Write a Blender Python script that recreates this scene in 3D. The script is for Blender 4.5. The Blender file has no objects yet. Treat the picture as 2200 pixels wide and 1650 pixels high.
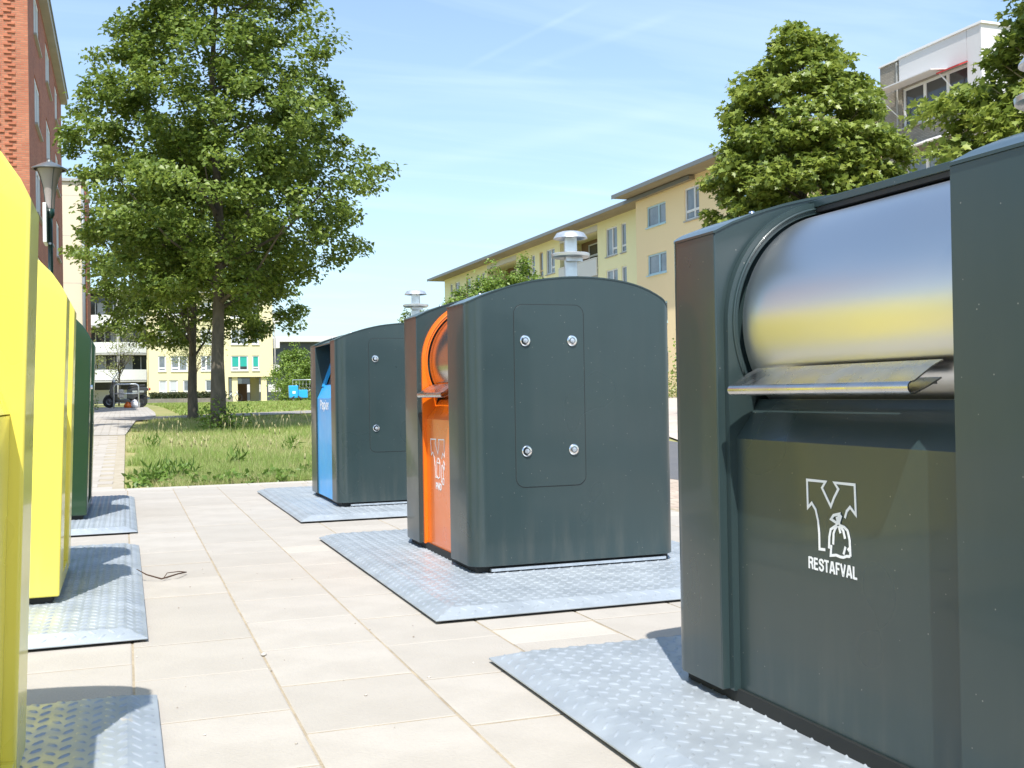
import bpy, bmesh, math, random
import numpy as np
from mathutils import Vector, Matrix
R = math.radians
scene = bpy.context.scene
COL = scene.collection
rng = np.random.default_rng(7)
random.seed(7)

# ---------------------------------------------------------------- camera
def make_camera():
    f, yaw, pitch, roll = 2308.0, 0.34612, 0.00873, -0.01689
    s, c = math.sin(yaw), math.cos(yaw)
    fw = Vector((s * math.cos(pitch), c * math.cos(pitch), math.sin(pitch)))
    rt = Vector((c, -s, 0.0)); up = rt.cross(fw)
    r2 = rt * math.cos(roll) + up * math.sin(roll)
    u2 = -rt * math.sin(roll) + up * math.cos(roll)
    m = Matrix(((r2.x, u2.x, -fw.x), (r2.y, u2.y, -fw.y), (r2.z, u2.z, -fw.z)))
    cam = bpy.data.cameras.new('camera'); ob = bpy.data.objects.new('camera', cam)
    COL.objects.link(ob); ob.matrix_world = Matrix.Translation((0, 0, 0.9)) @ m.to_4x4()
    cam.sensor_width = 36.0; cam.lens = f / 2200.0 * 36.0
    cam.clip_start = 0.05; cam.clip_end = 2000
    scene.camera = ob
make_camera()

# ---------------------------------------------------------------- light
SUN_EL, SUN_AZ = 60.0, 19.0          # azimuth of the light's travel, from +Y towards +X
scene.view_settings.view_transform = 'Standard'
scene.view_settings.look = 'None'
scene.view_settings.gamma = 1.0
scene.view_settings.use_curve_mapping = False
scene.view_settings.exposure = 0.55

def pixdir(px, py):
    f, yaw, pitch, roll = 2308.0, 0.34612, 0.00873, -0.01689
    s, c = math.sin(yaw), math.cos(yaw)
    fw = Vector((s * math.cos(pitch), c * math.cos(pitch), math.sin(pitch)))
    rt = Vector((c, -s, 0.0)); up = rt.cross(fw)
    return (rt * (px - 1100) / f - up * (py - 825) / f + fw).normalized()

def make_world():
    w = bpy.data.worlds.new('World'); scene.world = w; w.use_nodes = True
    nt = w.node_tree; nt.nodes.clear(); N = nt.nodes.new; L = nt.links.new
    out = N('ShaderNodeOutputWorld'); bg = N('ShaderNodeBackground'); bg.inputs['Strength'].default_value = 0.15
    sky = N('ShaderNodeTexSky'); sky.sky_type = 'NISHITA'; sky.sun_disc = False
    sky.sun_elevation = R(SUN_EL); sky.sun_rotation = R(180 + SUN_AZ)
    sky.air_density = 1.0; sky.dust_density = 1.6; sky.ozone_density = 1.4; sky.altitude = 0
    tc = N('ShaderNodeTexCoord')
    # project the direction on a high flat layer so cirrus streaks fan out towards the horizon
    sep = N('ShaderNodeSeparateXYZ'); L(tc.outputs['Generated'], sep.inputs[0])
    mx = N('ShaderNodeMath'); mx.operation = 'MAXIMUM'; L(sep.outputs['Z'], mx.inputs[0]); mx.inputs[1].default_value = 0.02
    ad = N('ShaderNodeMath'); ad.operation = 'ADD'; L(mx.outputs[0], ad.inputs[0]); ad.inputs[1].default_value = 0.12
    dv = N('ShaderNodeVectorMath'); dv.operation = 'DIVIDE'
    cb = N('ShaderNodeCombineXYZ'); [L(ad.outputs[0], cb.inputs[i]) for i in range(3)]
    L(tc.outputs['Generated'], dv.inputs[0]); L(cb.outputs[0], dv.inputs[1])
    mp = N('ShaderNodeMapping'); mp.inputs['Rotation'].default_value = (0, 0, R(-62)); mp.inputs['Scale'].default_value = (0.55, 2.6, 0.0)
    L(dv.outputs[0], mp.inputs[0])
    n1 = N('ShaderNodeTexNoise'); n1.inputs['Scale'].default_value = 1.5; n1.inputs['Detail'].default_value = 7; n1.inputs['Roughness'].default_value = 0.55; n1.inputs['Distortion'].default_value = 0.7
    L(mp.outputs[0], n1.inputs['Vector'])
    rp = N('ShaderNodeValToRGB'); rp.color_ramp.elements[0].position = 0.46; rp.color_ramp.elements[1].position = 0.85
    rp.color_ramp.elements[1].color = (0.26, 0.26, 0.26, 1)
    L(n1.outputs['Fac'], rp.inputs[0])
    fac = rp.outputs['Color']
    # thin old contrails
    for (a, b, wd, st) in (((740, 165), (1500, 185), 0.006, 0.20), ((1000, 150), (1290, 8), 0.004, 0.22), ((1090, 165), (1480, 30), 0.006, 0.16), ((820, 370), (1500, 235), 0.012, 0.2), ((1000, 480), (1530, 350), 0.02, 0.22)):
        da, db = pixdir(*a), pixdir(*b); n = da.cross(db).normalized(); mid = (da + db).normalized()
        half = math.acos(max(-1, min(1, da.dot(mid)))) * 1.1
        d1 = N('ShaderNodeVectorMath'); d1.operation = 'DOT_PRODUCT'; L(tc.outputs['Generated'], d1.inputs[0]); d1.inputs[1].default_value = n; st *= .6
        ab = N('ShaderNodeMath'); ab.operation = 'ABSOLUTE'; L(d1.outputs['Value'], ab.inputs[0])
        mr = N('ShaderNodeMapRange'); mr.interpolation_type = 'SMOOTHSTEP'; mr.inputs['From Min'].default_value = 0; mr.inputs['From Max'].default_value = wd; mr.inputs['To Min'].default_value = st; mr.inputs['To Max'].default_value = 0
        L(ab.outputs[0], mr.inputs['Value'])
        d2 = N('ShaderNodeVectorMath'); d2.operation = 'DOT_PRODUCT'; L(tc.outputs['Generated'], d2.inputs[0]); d2.inputs[1].default_value = mid
        m2 = N('ShaderNodeMapRange'); m2.interpolation_type = 'SMOOTHSTEP'; m2.inputs['From Min'].default_value = math.cos(half); m2.inputs['From Max'].default_value = math.cos(half * 0.5)
        L(d2.outputs['Value'], m2.inputs['Value'])
        nb = N('ShaderNodeMath'); nb.operation = 'MULTIPLY'; L(mr.outputs[0], nb.inputs[0]); L(m2.outputs[0], nb.inputs[1])
        nn = N('ShaderNodeMath'); nn.operation = 'MULTIPLY'; L(nb.outputs[0], nn.inputs[0]); L(n1.outputs['Fac'], nn.inputs[1])
        add = N('ShaderNodeMath'); add.operation = 'ADD'; L(nn.outputs[0], add.inputs[0]); L(fac, add.inputs[1]); fac = add.outputs[0]
    # the sky over a hot summer noon: milky towards the horizon
    hz = N('ShaderNodeMapRange'); hz.inputs['From Min'].default_value = 0.0; hz.inputs['From Max'].default_value = 0.55; hz.inputs['To Min'].default_value = 0.40; hz.inputs['To Max'].default_value = 0.06
    L(sep.outputs['Z'], hz.inputs['Value'])
    sm = N('ShaderNodeMath'); sm.operation = 'ADD'; sm.use_clamp = True; L(hz.outputs[0], sm.inputs[0]); L(fac, sm.inputs[1])
    mixn = N('ShaderNodeMix'); mixn.data_type = 'RGBA'
    tn = N('ShaderNodeVectorMath'); tn.operation = 'MULTIPLY'; L(sky.outputs[0], tn.inputs[0]); tn.inputs[1].default_value = (0.90, 1.05, 1.13)
    L(sm.outputs[0], mixn.inputs['Factor']); L(tn.outputs[0], mixn.inputs['A']); mixn.inputs['B'].default_value = (4.7, 5.7, 6.5, 1)
    L(mixn.outputs['Result'], bg.inputs['Color']); L(bg.outputs[0], out.inputs[0])
make_world()

def make_sun():
    l = bpy.data.lights.new('sun', 'SUN'); l.energy = 4.6; l.angle = R(0.53); l.color = (1.0, 0.965, 0.905)
    o = bpy.data.objects.new('sun', l); COL.objects.link(o)
    d = Vector((math.sin(R(SUN_AZ)) * math.cos(R(SUN_EL)), math.cos(R(SUN_AZ)) * math.cos(R(SUN_EL)), -math.sin(R(SUN_EL))))
    o.rotation_euler = d.to_track_quat('-Z', 'Y').to_euler(); o.location = (-10, -20, 40)
make_sun()

# ---------------------------------------------------------------- materials
MATS = {}
def mat(name, col, rough=0.6, metal=0.0, coat=0.0, var=0.0, vscale=3.0, bump=0.0, bscale=30.0, spec=0.5, rnd=0.0, island=0.0, col2=None, trans=0.0, rvar=0.0, stretch=None, speck=0.0, vdet=6, dirt=None):
    if name in MATS: return MATS[name]
    m = bpy.data.materials.new(name); m.use_nodes = True; nt = m.node_tree
    N = nt.nodes.new; L = nt.links.new
    b = nt.nodes['Principled BSDF']
    b.inputs['Base Color'].default_value = (*col, 1); b.inputs['Roughness'].default_value = rough
    b.inputs['Metallic'].default_value = metal; b.inputs['Coat Weight'].default_value = coat; b.inputs['Coat Roughness'].default_value = 0.06
    b.inputs['Specular IOR Level'].default_value = spec
    tc = N('ShaderNodeTexCoord'); vec = tc.outputs['Object']
    if stretch:
        mp = N('ShaderNodeMapping'); mp.inputs['Scale'].default_value = stretch; L(vec, mp.inputs[0]); vec = mp.outputs[0]
    cur = None
    if col2 is None: col2 = tuple(c * 0.55 for c in col)
    def mixc(fac, a, bcol):
        x = N('ShaderNodeMix'); x.data_type = 'RGBA'
        L(fac, x.inputs['Factor'])
        if a is None: x.inputs['A'].default_value = (*col, 1)
        else: L(a, x.inputs['A'])
        x.inputs['B'].default_value = (*bcol, 1); return x.outputs['Result']
    if var > 0:
        n = N('ShaderNodeTexNoise'); n.inputs['Scale'].default_value = vscale; n.inputs['Detail'].default_value = vdet; n.inputs['Roughness'].default_value = 0.6; L(vec, n.inputs['Vector'])
        mr = N('ShaderNodeMapRange'); mr.interpolation_type = 'SMOOTHSTEP'; mr.inputs['From Min'].default_value = 0.3; mr.inputs['From Max'].default_value = 0.7; mr.inputs['To Max'].default_value = var; L(n.outputs['Fac'], mr.inputs['Value'])
        cur = mixc(mr.outputs[0], cur, col2)
    if island > 0:
        g = N('ShaderNodeNewGeometry'); ml = N('ShaderNodeMath'); ml.operation = 'MULTIPLY'; ml.inputs[1].default_value = island; L(g.outputs['Random Per Island'], ml.inputs[0]); cur = mixc(ml.outputs[0], cur, col2)
    if rnd > 0:
        oi = N('ShaderNodeObjectInfo'); ml = N('ShaderNodeMath'); ml.operation = 'MULTIPLY'; ml.inputs[1].default_value = rnd; L(oi.outputs['Random'], ml.inputs[0]); cur = mixc(ml.outputs[0], cur, col2)
    if speck > 0:
        v = N('ShaderNodeTexVoronoi'); v.inputs['Scale'].default_value = 28; L(vec, v.inputs['Vector'])
        mr = N('ShaderNodeMapRange'); mr.inputs['From Min'].default_value = 0.03; mr.inputs['From Max'].default_value = 0.06; mr.inputs['To Min'].default_value = speck; mr.inputs['To Max'].default_value = 0; L(v.outputs['Distance'], mr.inputs['Value']); cur = mixc(mr.outputs[0], cur, (0.5, 0.47, 0.42))
    if dirt:
        # splash dust low down and faint vertical run marks
        sz = N('ShaderNodeSeparateXYZ'); L(tc.outputs['Object'], sz.inputs[0])
        nz = N('ShaderNodeTexNoise'); nz.inputs['Scale'].default_value = 7; nz.inputs['Detail'].default_value = 4; mq = N('ShaderNodeMapping'); mq.inputs['Scale'].default_value = (3, 3, .35); L(tc.outputs['Object'], mq.inputs[0]); L(mq.outputs[0], nz.inputs['Vector'])
        h = N('ShaderNodeMapRange'); h.interpolation_type = 'SMOOTHSTEP'; h.inputs['From Min'].default_value = .06; h.inputs['From Max'].default_value = .38; h.inputs['To Min'].default_value = .9; h.inputs['To Max'].default_value = .12; L(sz.outputs['Z'], h.inputs['Value'])
        g2 = N('ShaderNodeMapRange'); g2.interpolation_type = 'SMOOTHSTEP'; g2.inputs['From Min'].default_value = .42; g2.inputs['From Max'].default_value = .8; g2.inputs['To Max'].default_value = dirt; L(nz.outputs['Fac'], g2.inputs['Value'])
        mm = N('ShaderNodeMath'); mm.operation = 'MULTIPLY'; L(h.outputs[0], mm.inputs[0]); L(g2.outputs[0], mm.inputs[1]); cur = mixc(mm.outputs[0], cur, (0.34, 0.30, 0.24))
    if cur is not None: L(cur, b.inputs['Base Color'])
    if rvar > 0:
        n = N('ShaderNodeTexNoise'); n.inputs['Scale'].default_value = vscale * 1.7; n.inputs['Detail'].default_value = 2; L(vec, n.inputs['Vector'])
        mr = N('ShaderNodeMapRange'); mr.interpolation_type = 'SMOOTHSTEP'; mr.inputs['From Min'].default_value = 0.3; mr.inputs['From Max'].default_value = 0.75; mr.inputs['To Min'].default_value = rough; mr.inputs['To Max'].default_value = rough + rvar; L(n.outputs['Fac'], mr.inputs['Value']); L(mr.outputs[0], b.inputs['Roughness'])
    if bump > 0:
        n = N('ShaderNodeTexNoise'); n.inputs['Scale'].default_value = bscale; n.inputs['Detail'].default_value = 5; L(vec, n.inputs['Vector'])
        bp = N('ShaderNodeBump'); bp.inputs['Strength'].default_value = bump; bp.inputs['Distance'].default_value = 0.01; L(n.outputs['Fac'], bp.inputs['Height']); L(bp.outputs[0], b.inputs['Normal'])
    if trans > 0:
        t = N('ShaderNodeBsdfTranslucent'); ms = N('ShaderNodeMixShader'); ms.inputs[0].default_value = trans
        if cur is not None: L(cur, t.inputs['Color'])
        else: t.inputs['Color'].default_value = (*col, 1)
        o = nt.nodes['Material Output']; L(b.outputs[0], ms.inputs[1]); L(t.outputs[0], ms.inputs[2]); L(ms.outputs[0], o.inputs[0])
    MATS[name] = m
    return m

def brickmat(name, c1, c2, mortar, bw, bh, axis='xz', bump=0.6, mort=0.012, offs=0.5):
    m = bpy.data.materials.new(name); m.use_nodes = True; nt = m.node_tree; N = nt.nodes.new; L = nt.links.new
    b = nt.nodes['Principled BSDF']; b.inputs['Roughness'].default_value = 0.85
    tc = N('ShaderNodeTexCoord'); sp = N('ShaderNodeSeparateXYZ'); L(tc.outputs['Object'], sp.inputs[0])
    cb = N('ShaderNodeCombineXYZ')
    a0, a1 = {'xz': ('X', 'Z'), 'yz': ('Y', 'Z'), 'xy': ('X', 'Y'), 'yx': ('Y', 'X')}[axis]
    L(sp.outputs[a0], cb.inputs[0]); L(sp.outputs[a1], cb.inputs[1])
    br = N('ShaderNodeTexBrick'); br.inputs['Scale'].default_value = 1; br.inputs['Brick Width'].default_value = bw; br.inputs['Row Height'].default_value = bh
    br.inputs['Mortar Size'].default_value = mort; br.inputs['Mortar Smooth'].default_value = 0.2; br.offset = offs
    br.inputs['Color1'].default_value = (*c1, 1); br.inputs['Color2'].default_value = (*c2, 1); br.inputs['Mortar'].default_value = (*mortar, 1); L(cb.outputs[0], br.inputs['Vector'])
    n = N('ShaderNodeTexNoise'); n.inputs['Scale'].default_value = 0.9; n.inputs['Detail'].default_value = 6; L(tc.outputs['Object'], n.inputs['Vector'])
    mr = N('ShaderNodeMapRange'); mr.inputs['To Min'].default_value = 0.72; mr.inputs['To Max'].default_value = 1.25; L(n.outputs['Fac'], mr.inputs['Value'])
    mu = N('ShaderNodeVectorMath'); mu.operation = 'SCALE'; L(br.outputs['Color'], mu.inputs[0]); L(mr.outputs[0], mu.inputs['Scale']); L(mu.outputs[0], b.inputs['Base Color'])
    bp = N('ShaderNodeBump'); bp.invert = True; bp.inputs['Strength'].default_value = bump; bp.inputs['Distance'].default_value = 0.02; L(br.outputs['Fac'], bp.inputs['Height']); L(bp.outputs[0], b.inputs['Normal'])
    return m

M_dark = mat('dark_green_paint', (0.029, 0.049, 0.051), rough=0.27, coat=0.2, var=0.25, vscale=1.6, rvar=0.12, speck=0.4, dirt=.09)
M_orange = mat('orange_paint', (0.82, 0.165, 0.008), rough=0.25, coat=0.4, var=0.15, rvar=0.1)
M_blue = mat('blue_paint', (0.035, 0.42, 0.88), rough=0.3, coat=0.15, var=0.15, rvar=0.1)
M_yellow = mat('yellow_paint', (0.87, 0.735, 0.11), rough=0.26, coat=0.35, var=0.12, vscale=2, rvar=0.1, col2=(0.76, 0.62, 0.08), dirt=.25)
M_green = mat('bottle_green_paint', (0.012, 0.044, 0.015), rough=0.26, coat=0.35, var=0.2, rvar=0.1)
M_steel = mat('brushed_stainless_steel', (0.70, 0.69, 0.68), rough=0.30, metal=1.0, var=0.3, vscale=2, rvar=0.05, stretch=(1, .6, 1), col2=(0.7, 0.68, 0.64), vdet=2)
M_steel2 = mat('folded_stainless_sheet', (0.62, 0.61, 0.6), rough=0.22, metal=1.0, var=0.4, vscale=8, rvar=0.15, col2=(0.4, 0.37, 0.34))
M_galv = mat('galvanised_steel', (0.62, 0.66, 0.7), rough=0.32, metal=0.75, var=0.5, vscale=30, rvar=0.2, col2=(0.42, 0.46, 0.5))
M_chrome = mat('polished_lock_metal', (0.8, 0.8, 0.8), rough=0.12, metal=1.0)
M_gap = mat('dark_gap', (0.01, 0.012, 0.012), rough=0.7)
M_white = mat('white_print', (0.85, 0.85, 0.85), rough=0.5)
M_rubber = mat('black_rubber', (0.02, 0.02, 0.02), rough=0.6)
M_black = mat('black_gloss_plastic', (0.012, 0.012, 0.014), rough=0.25, coat=0.4)
M_conc = mat('concrete_trim', (0.42, 0.41, 0.38), rough=0.8, var=0.3, vscale=1.2)
M_winframe = mat('white_window_frame', (0.75, 0.75, 0.74), rough=0.5)
M_winblue = mat('pale_blue_window_frame', (0.42, 0.6, 0.68), rough=0.5)
M_winwood = mat('pale_wood_frame', (0.55, 0.42, 0.24), rough=0.6)
M_glass = mat('window_glass', (0.09, 0.115, 0.14), rough=0.06, coat=0.3, var=0.8, vscale=0.9, col2=(0.25, 0.28, 0.3), rnd=0.35)
M_glassd = mat('dark_window_glass', (0.03, 0.035, 0.04), rough=0.07, coat=0.3, rnd=0.3, col2=(0.12, 0.12, 0.12))
M_bark = mat('grey_bark', (0.14, 0.115, 0.085), rough=0.95, var=0.7, vscale=9, bump=1.0, bscale=22, col2=(0.055, 0.05, 0.038), stretch=(1, 1, 0.35))
M_branch = mat('pale_branch_bark', (0.3, 0.24, 0.12), rough=0.9, var=0.5, vscale=9)

# ---------------------------------------------------------------- mesh builder
class MB:
    def __init__(s): s.v = []; s.f = []; s.sm = []
    def add(s, vs, fs, smooth=False):
        o = len(s.v); s.v += [tuple(p) for p in vs]; s.f += [tuple(i + o for i in f) for f in fs]; s.sm += [smooth] * len(fs); return s
    def box(s, x0, x1, y0, y1, z0, z1):
        return s.add([(x0, y0, z0), (x1, y0, z0), (x1, y1, z0), (x0, y1, z0), (x0, y0, z1), (x1, y0, z1), (x1, y1, z1), (x0, y1, z1)],
                     [(0, 3, 2, 1), (4, 5, 6, 7), (0, 1, 5, 4), (1, 2, 6, 5), (2, 3, 7, 6), (3, 0, 4, 7)])
    def prism(s, poly, a0, a1, axis='y', smooth=False):
        # poly of 2D points: axis y -> (x,z); axis x -> (y,z); axis z -> (x,y)
        n = len(poly)
        def P(p, a): return {'y': (p[0], a, p[1]), 'x': (a, p[0], p[1]), 'z': (p[0], p[1], a)}[axis]
        vs = [P(p, a0) for p in poly] + [P(p, a1) for p in poly]
        s.add(vs, [(i, (i + 1) % n, n + (i + 1) % n, n + i) for i in range(n)], smooth)
        s.add([P(p, a0) for p in poly], [tuple(range(n))]); s.add([P(p, a1) for p in poly], [tuple(range(n))[::-1]])
        return s
    def tube(s, pts, rads, n=8, smooth=True, cap=True):
        rings = []; pts = [Vector(p) for p in pts]
        if not hasattr(rads, '__len__'): rads = [rads] * len(pts)
        for i, p in enumerate(pts):
            d = (pts[min(i + 1, len(pts) - 1)] - pts[max(i - 1, 0)]).normalized()
            a = d.orthogonal().normalized() if i == 0 else (prev - d * prev.dot(d)).normalized()
            prev = a; b = d.cross(a)
            rings.append([p + (a * math.cos(2 * math.pi * k / n) + b * math.sin(2 * math.pi * k / n)) * rads[i] for k in range(n)])
        vs = [q for r in rings for q in r]; fs = []
        for i in range(len(pts) - 1):
            for k in range(n): fs.append((i * n + k, i * n + (k + 1) % n, (i + 1) * n + (k + 1) % n, (i + 1) * n + k))
        s.add(vs, fs, smooth)
        if cap: s.add(rings[0], [tuple(range(n))[::-1]]); s.add(rings[-1], [tuple(range(n))])
        return s
    def lathe(s, prof, c=(0, 0, 0), n=20, axis='z', smooth=True):
        vs = []; m = len(prof)
        for r, h in prof:
            for k in range(n):
                a = 2 * math.pi * k / n; u, w = r * math.cos(a), r * math.sin(a)
                p = {'z': (u, w, h), 'y': (u, h, w), 'x': (h, u, w)}[axis]
                vs.append((p[0] + c[0], p[1] + c[1], p[2] + c[2]))
        fs = [(i * n + k, i * n + (k + 1) % n, (i + 1) * n + (k + 1) % n, (i + 1) * n + k) for i in range(m - 1) for k in range(n)]
        return s.add(vs, fs, smooth)
    def mesh(s, name, material):
        me = bpy.data.meshes.new(name); me.from_pydata(s.v, [], s.f)
        me.polygons.foreach_set('use_smooth', s.sm)
        bm = bmesh.new(); bm.from_mesh(me); bmesh.ops.remove_doubles(bm, verts=bm.verts, dist=1e-5); bmesh.ops.recalc_face_normals(bm, faces=bm.faces); bm.to_mesh(me); bm.free()
        if material: me.materials.append(material)
        return me
    def build(s, name, material, parent=None, loc=(0, 0, 0), bevel=0.0, seg=2, sharp=None, kind=None):
        me = s.mesh(name, material)
        if sharp is not None: me.set_sharp_from_angle(angle=R(sharp))
        o = bpy.data.objects.new(name, me); COL.objects.link(o); o.location = loc
        if parent: o.parent = parent
        if bevel > 0:
            b = o.modifiers.new('bevel', 'BEVEL'); b.width = bevel; b.segments = seg; b.limit_method = 'ANGLE'; b.angle_limit = R(40); b.harden_normals = False
        if kind: o['kind'] = kind
        return o
def thing(name, label, cat, loc=(0, 0, 0), rz=0.0, group=None):
    o = bpy.data.objects.new(name, None); COL.objects.link(o); o.location = loc; o.rotation_euler = (0, 0, rz)
    o.empty_display_size = 0.2; o['label'] = label; o['category'] = cat
    if group: o['group'] = group
    return o
def tag(o, label, cat, group=None, kind=None):
    o['label'] = label; o['category'] = cat
    if group: o['group'] = group
    if kind: o['kind'] = kind
    return o
def struct(o): o['kind'] = 'structure'; return o
def link(name, me, parent=None, loc=(0, 0, 0), rz=0.0):
    o = bpy.data.objects.new(name, me); COL.objects.link(o); o.location = loc; o.rotation_euler = (0, 0, rz)
    if parent: o.parent = parent
    return o
def copy_tree(root, loc, label=None, group=None, rz=None):
    r = root.copy(); COL.objects.link(r); r.location = loc
    if rz is not None: r.rotation_euler = (0, 0, rz)
    if label: r['label'] = label
    if group: r['group'] = group
    for ch in [c for c in root.children]:
        c = ch.copy(); COL.objects.link(c); c.parent = r
        for g in [q for q in ch.children]:
            d = g.copy(); COL.objects.link(d); d.parent = c
    return r

TY = [-100, 11.8, 22, 28, 35, 50, 60, 2000]; TZ = [0, 0, 0.24, 0.36, 0.44, 0.56, 0.58, 0.58]
def T(y): return float(np.interp(y, TY, TZ))

# ================================================================ ground
def sheet(name, m, rows, dz, nx=1):
    """rows = [(y, xl, xr)], follows the terrain profile"""
    ys = sorted(set([r[0] for r in rows] + [t for t in TY if rows[0][0] < t < rows[-1][0]]))
    b = MB(); vs = []
    for y in ys:
        xl = float(np.interp(y, [r[0] for r in rows], [r[1] for r in rows])); xr = float(np.interp(y, [r[0] for r in rows], [r[2] for r in rows]))
        vs += [(xl, y, T(y) + dz), (xr, y, T(y) + dz)]
    b.add(vs, [(2 * i, 2 * i + 1, 2 * i + 3, 2 * i + 2) for i in range(len(ys) - 1)])
    return struct(b.build(name, m))
M_lawn = mat('lawn_soil', (0.17, 0.21, 0.05), rough=0.95, var=0.9, vscale=0.55, col2=(0.36, 0.30, 0.13), bump=0.6, bscale=14)
sheet('ground', M_lawn, [(-150, -700, 700), (1500, -700, 700)], -0.03)
M_sand = mat('joint_sand', (0.42, 0.35, 0.25), rough=0.95, var=0.7, vscale=9, col2=(0.25, 0.2, 0.14), bump=0.7, bscale=160)
pave = sheet('pavement', M_sand, [(-4, -3.6, 3.95), (11.6, -3.6, 3.95)], -0.0035)
M_clink = brickmat('clinker_paving', (0.42, 0.32, 0.25), (0.5, 0.41, 0.33), (0.3, 0.25, 0.19), 0.2, 0.1, 'xy', 0.4)
M_clink2 = brickmat('pale_clinker_paving', (0.5, 0.42, 0.36), (0.56, 0.48, 0.42), (0.4, 0.34, 0.28), 0.2, 0.1, 'yx', 0.3)
M_slab = brickmat('old_slab_paving', (0.37, 0.345, 0.31), (0.43, 0.395, 0.35), (0.28, 0.25, 0.2), 0.3, 0.3, 'xy', 0.5, offs=0.5)
sheet('clinker_strip', M_clink, [(-20, 3.95, 5.25), (20, 3.95, 5.25)], -0.004)
M_asph = mat('asphalt', (0.11, 0.11, 0.115), rough=0.9, var=0.4, vscale=2, bump=0.5, bscale=120, col2=(0.15, 0.145, 0.14))
sheet('road', M_asph, [(-40, 5.25, 8.3), (26, 5.25, 8.3)], -0.002)
sheet('street_paving', M_clink2, [(-60, 8.3, 27.5), (15, 8.3, 27.5), (26, 12.0, 27.5), (100, 25.0, 27.5)], 0.002)
sheet('left_paving', M_clink, [(-10, -9.0, -3.6), (11.6, -9.0, -3.6)], -0.004)
# path up to the bicycle stand, then the cross path over the lawn
path = sheet('path', mat('path_sand', (0.40, 0.35, 0.27), rough=0.95, var=0.6, vscale=9, col2=(0.28, 0.23, 0.15)), [(11.6, -1.75, -0.02), (21.8, -1.75, 0.0)], -0.006)
sheet('far_path', M_slab, [(21.8, -1.75, 0.0), (30, -2.2, 0.3), (33, -2.4, .85), (38, -3.0, .95), (52, -4.0, .95)], 0.0)
def cross_path():
    b = MB(); pts = [(0.2, 29.0), (3.5, 31.0), (8, 34.5), (14, 40), (24, 50)]; vs = []
    for x, y in pts:
        vs += [(x, y, T(y) + 0.004), (x - 1.0, y + 2.3, T(y + 2.3) + 0.004)]
    b.add(vs, [(2 * i, 2 * i + 2, 2 * i + 3, 2 * i + 1) for i in range(len(pts) - 1)])
    struct(b.build('cross_path', mat('grey_path', (0.3, 0.28, 0.26), rough=0.9, var=0.4, vscale=2)))
cross_path()

M_tile = mat('concrete_tile', (0.43, 0.395, 0.35), rough=0.85, var=0.65, vscale=3.1, rnd=0.6, col2=(0.34, 0.31, 0.27), bump=0.25, bscale=90)
M_tile_l = mat('pale_concrete_tile', (0.45, 0.415, 0.365), rough=0.85, var=0.4, vscale=3, rnd=0.3, col2=(0.40, 0.365, 0.315), bump=0.25, bscale=90)
def tile_mesh(w, l, m, name='paving_tile'):
    g = 0.004; c = 0.004; h = 0.05
    b = MB(); x0, x1, y0, y1 = -w / 2 + g, w / 2 - g, -l / 2 + g, l / 2 - g
    b.add([(x0, y0, -h), (x1, y0, -h), (x1, y1, -h), (x0, y1, -h), (x0, y0, -c * .45), (x1, y0, -c * .45), (x1, y1, -c * .45), (x0, y1, -c * .45), (x0 + c, y0 + c, 0), (x1 - c, y0 + c, 0), (x1 - c, y1 - c, 0), (x0 + c, y1 - c, 0)],
          [(0, 1, 5, 4), (1, 2, 6, 5), (2, 3, 7, 6), (3, 0, 4, 7), (4, 5, 9, 8), (5, 6, 10, 9), (6, 7, 11, 10), (7, 4, 8, 11), (8, 9, 10, 11)])
    return b.mesh(name, m)
def tiles():
    W = 0.4285; X0 = 0.015
    full = tile_mesh(W, 0.5, M_tile); half = tile_mesh(W, 0.25, M_tile_l); q = {}
    rnd = random.Random(3)
    covered = [(1.3, 2.9, 0.9, 3.25), (1.3, 2.9, 4.25, 6.65), (1.35, 2.9, 7.85, 10.3), (-1.6, -0.1, -1, 3.2), (-1.6, -0.1, 4.45, 6.7), (-1.6, -0.1, 8, 10.1)]
    cnt = 0; far = MB()
    for k in range(-4, 9):
        xc = X0 + (k + 0.5) * W
        y = 0.9 + {1: 0.006}.get(k, 0) + (0.0 if k % 2 else 0.25) - (0.1 if k == 2 else 0) - 0.5
        while y < 11.35:
            l = 0.5
            if k >= 2 and rnd.random() < 0.16: l = 0.25
            if k == 2 and abs(y - 2.55) < 0.2: l = 0.25
            if y + l > 11.35: l = 11.352 - y
            yc = y + l / 2
            hid = any(a < xc - W / 2 and xc + W / 2 < b and c < y and y + l < d for a, b, c, d in covered)
            vis = xc / max(yc, .1) < 0.92 and xc / max(yc, .1) > -0.13
            if l > 0.12 and not hid:
                key = round(l, 3)
                me = full if key == 0.5 else half if key == 0.25 else q.setdefault(key, tile_mesh(W, l, M_tile))
                o = link('paving_tile', me, pave, (xc, yc, -0.001 + rnd.uniform(-.0016, .0016)))
                o.rotation_euler = (rnd.uniform(-.0012, .0012), rnd.uniform(-.0012, .0012), rnd.uniform(-.002, .002)); cnt += 1
            y += l
    # closing row of long edge blocks along the lawn
    edge = tile_mesh(0.6, 0.24, M_tile_l, 'edging_block')
    for i in range(12):
        link('edging_block', edge, pave, (-3.3 + i * 0.6, 11.475, 0.001))
    print('tiles', cnt)
    small = tile_mesh(0.29, 0.29, M_slab_old, 'paving_slab'); n = 0
    for j in range(34):
        for i in range(6):
            x = -1.6 + i * 0.295 + (0.0 if j % 2 else 0.147); y = 11.78 + j * 0.295
            if x > -0.14: continue
            o = link('paving_slab', small, path, (x, y, T(y) + rnd.uniform(-.004, .004))); n += 1
            o.rotation_euler = (rnd.uniform(-.01, .01) + math.atan2(T(y + .1) - T(y - .1), .2), rnd.uniform(-.01, .01), rnd.uniform(-.02, .02))
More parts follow.
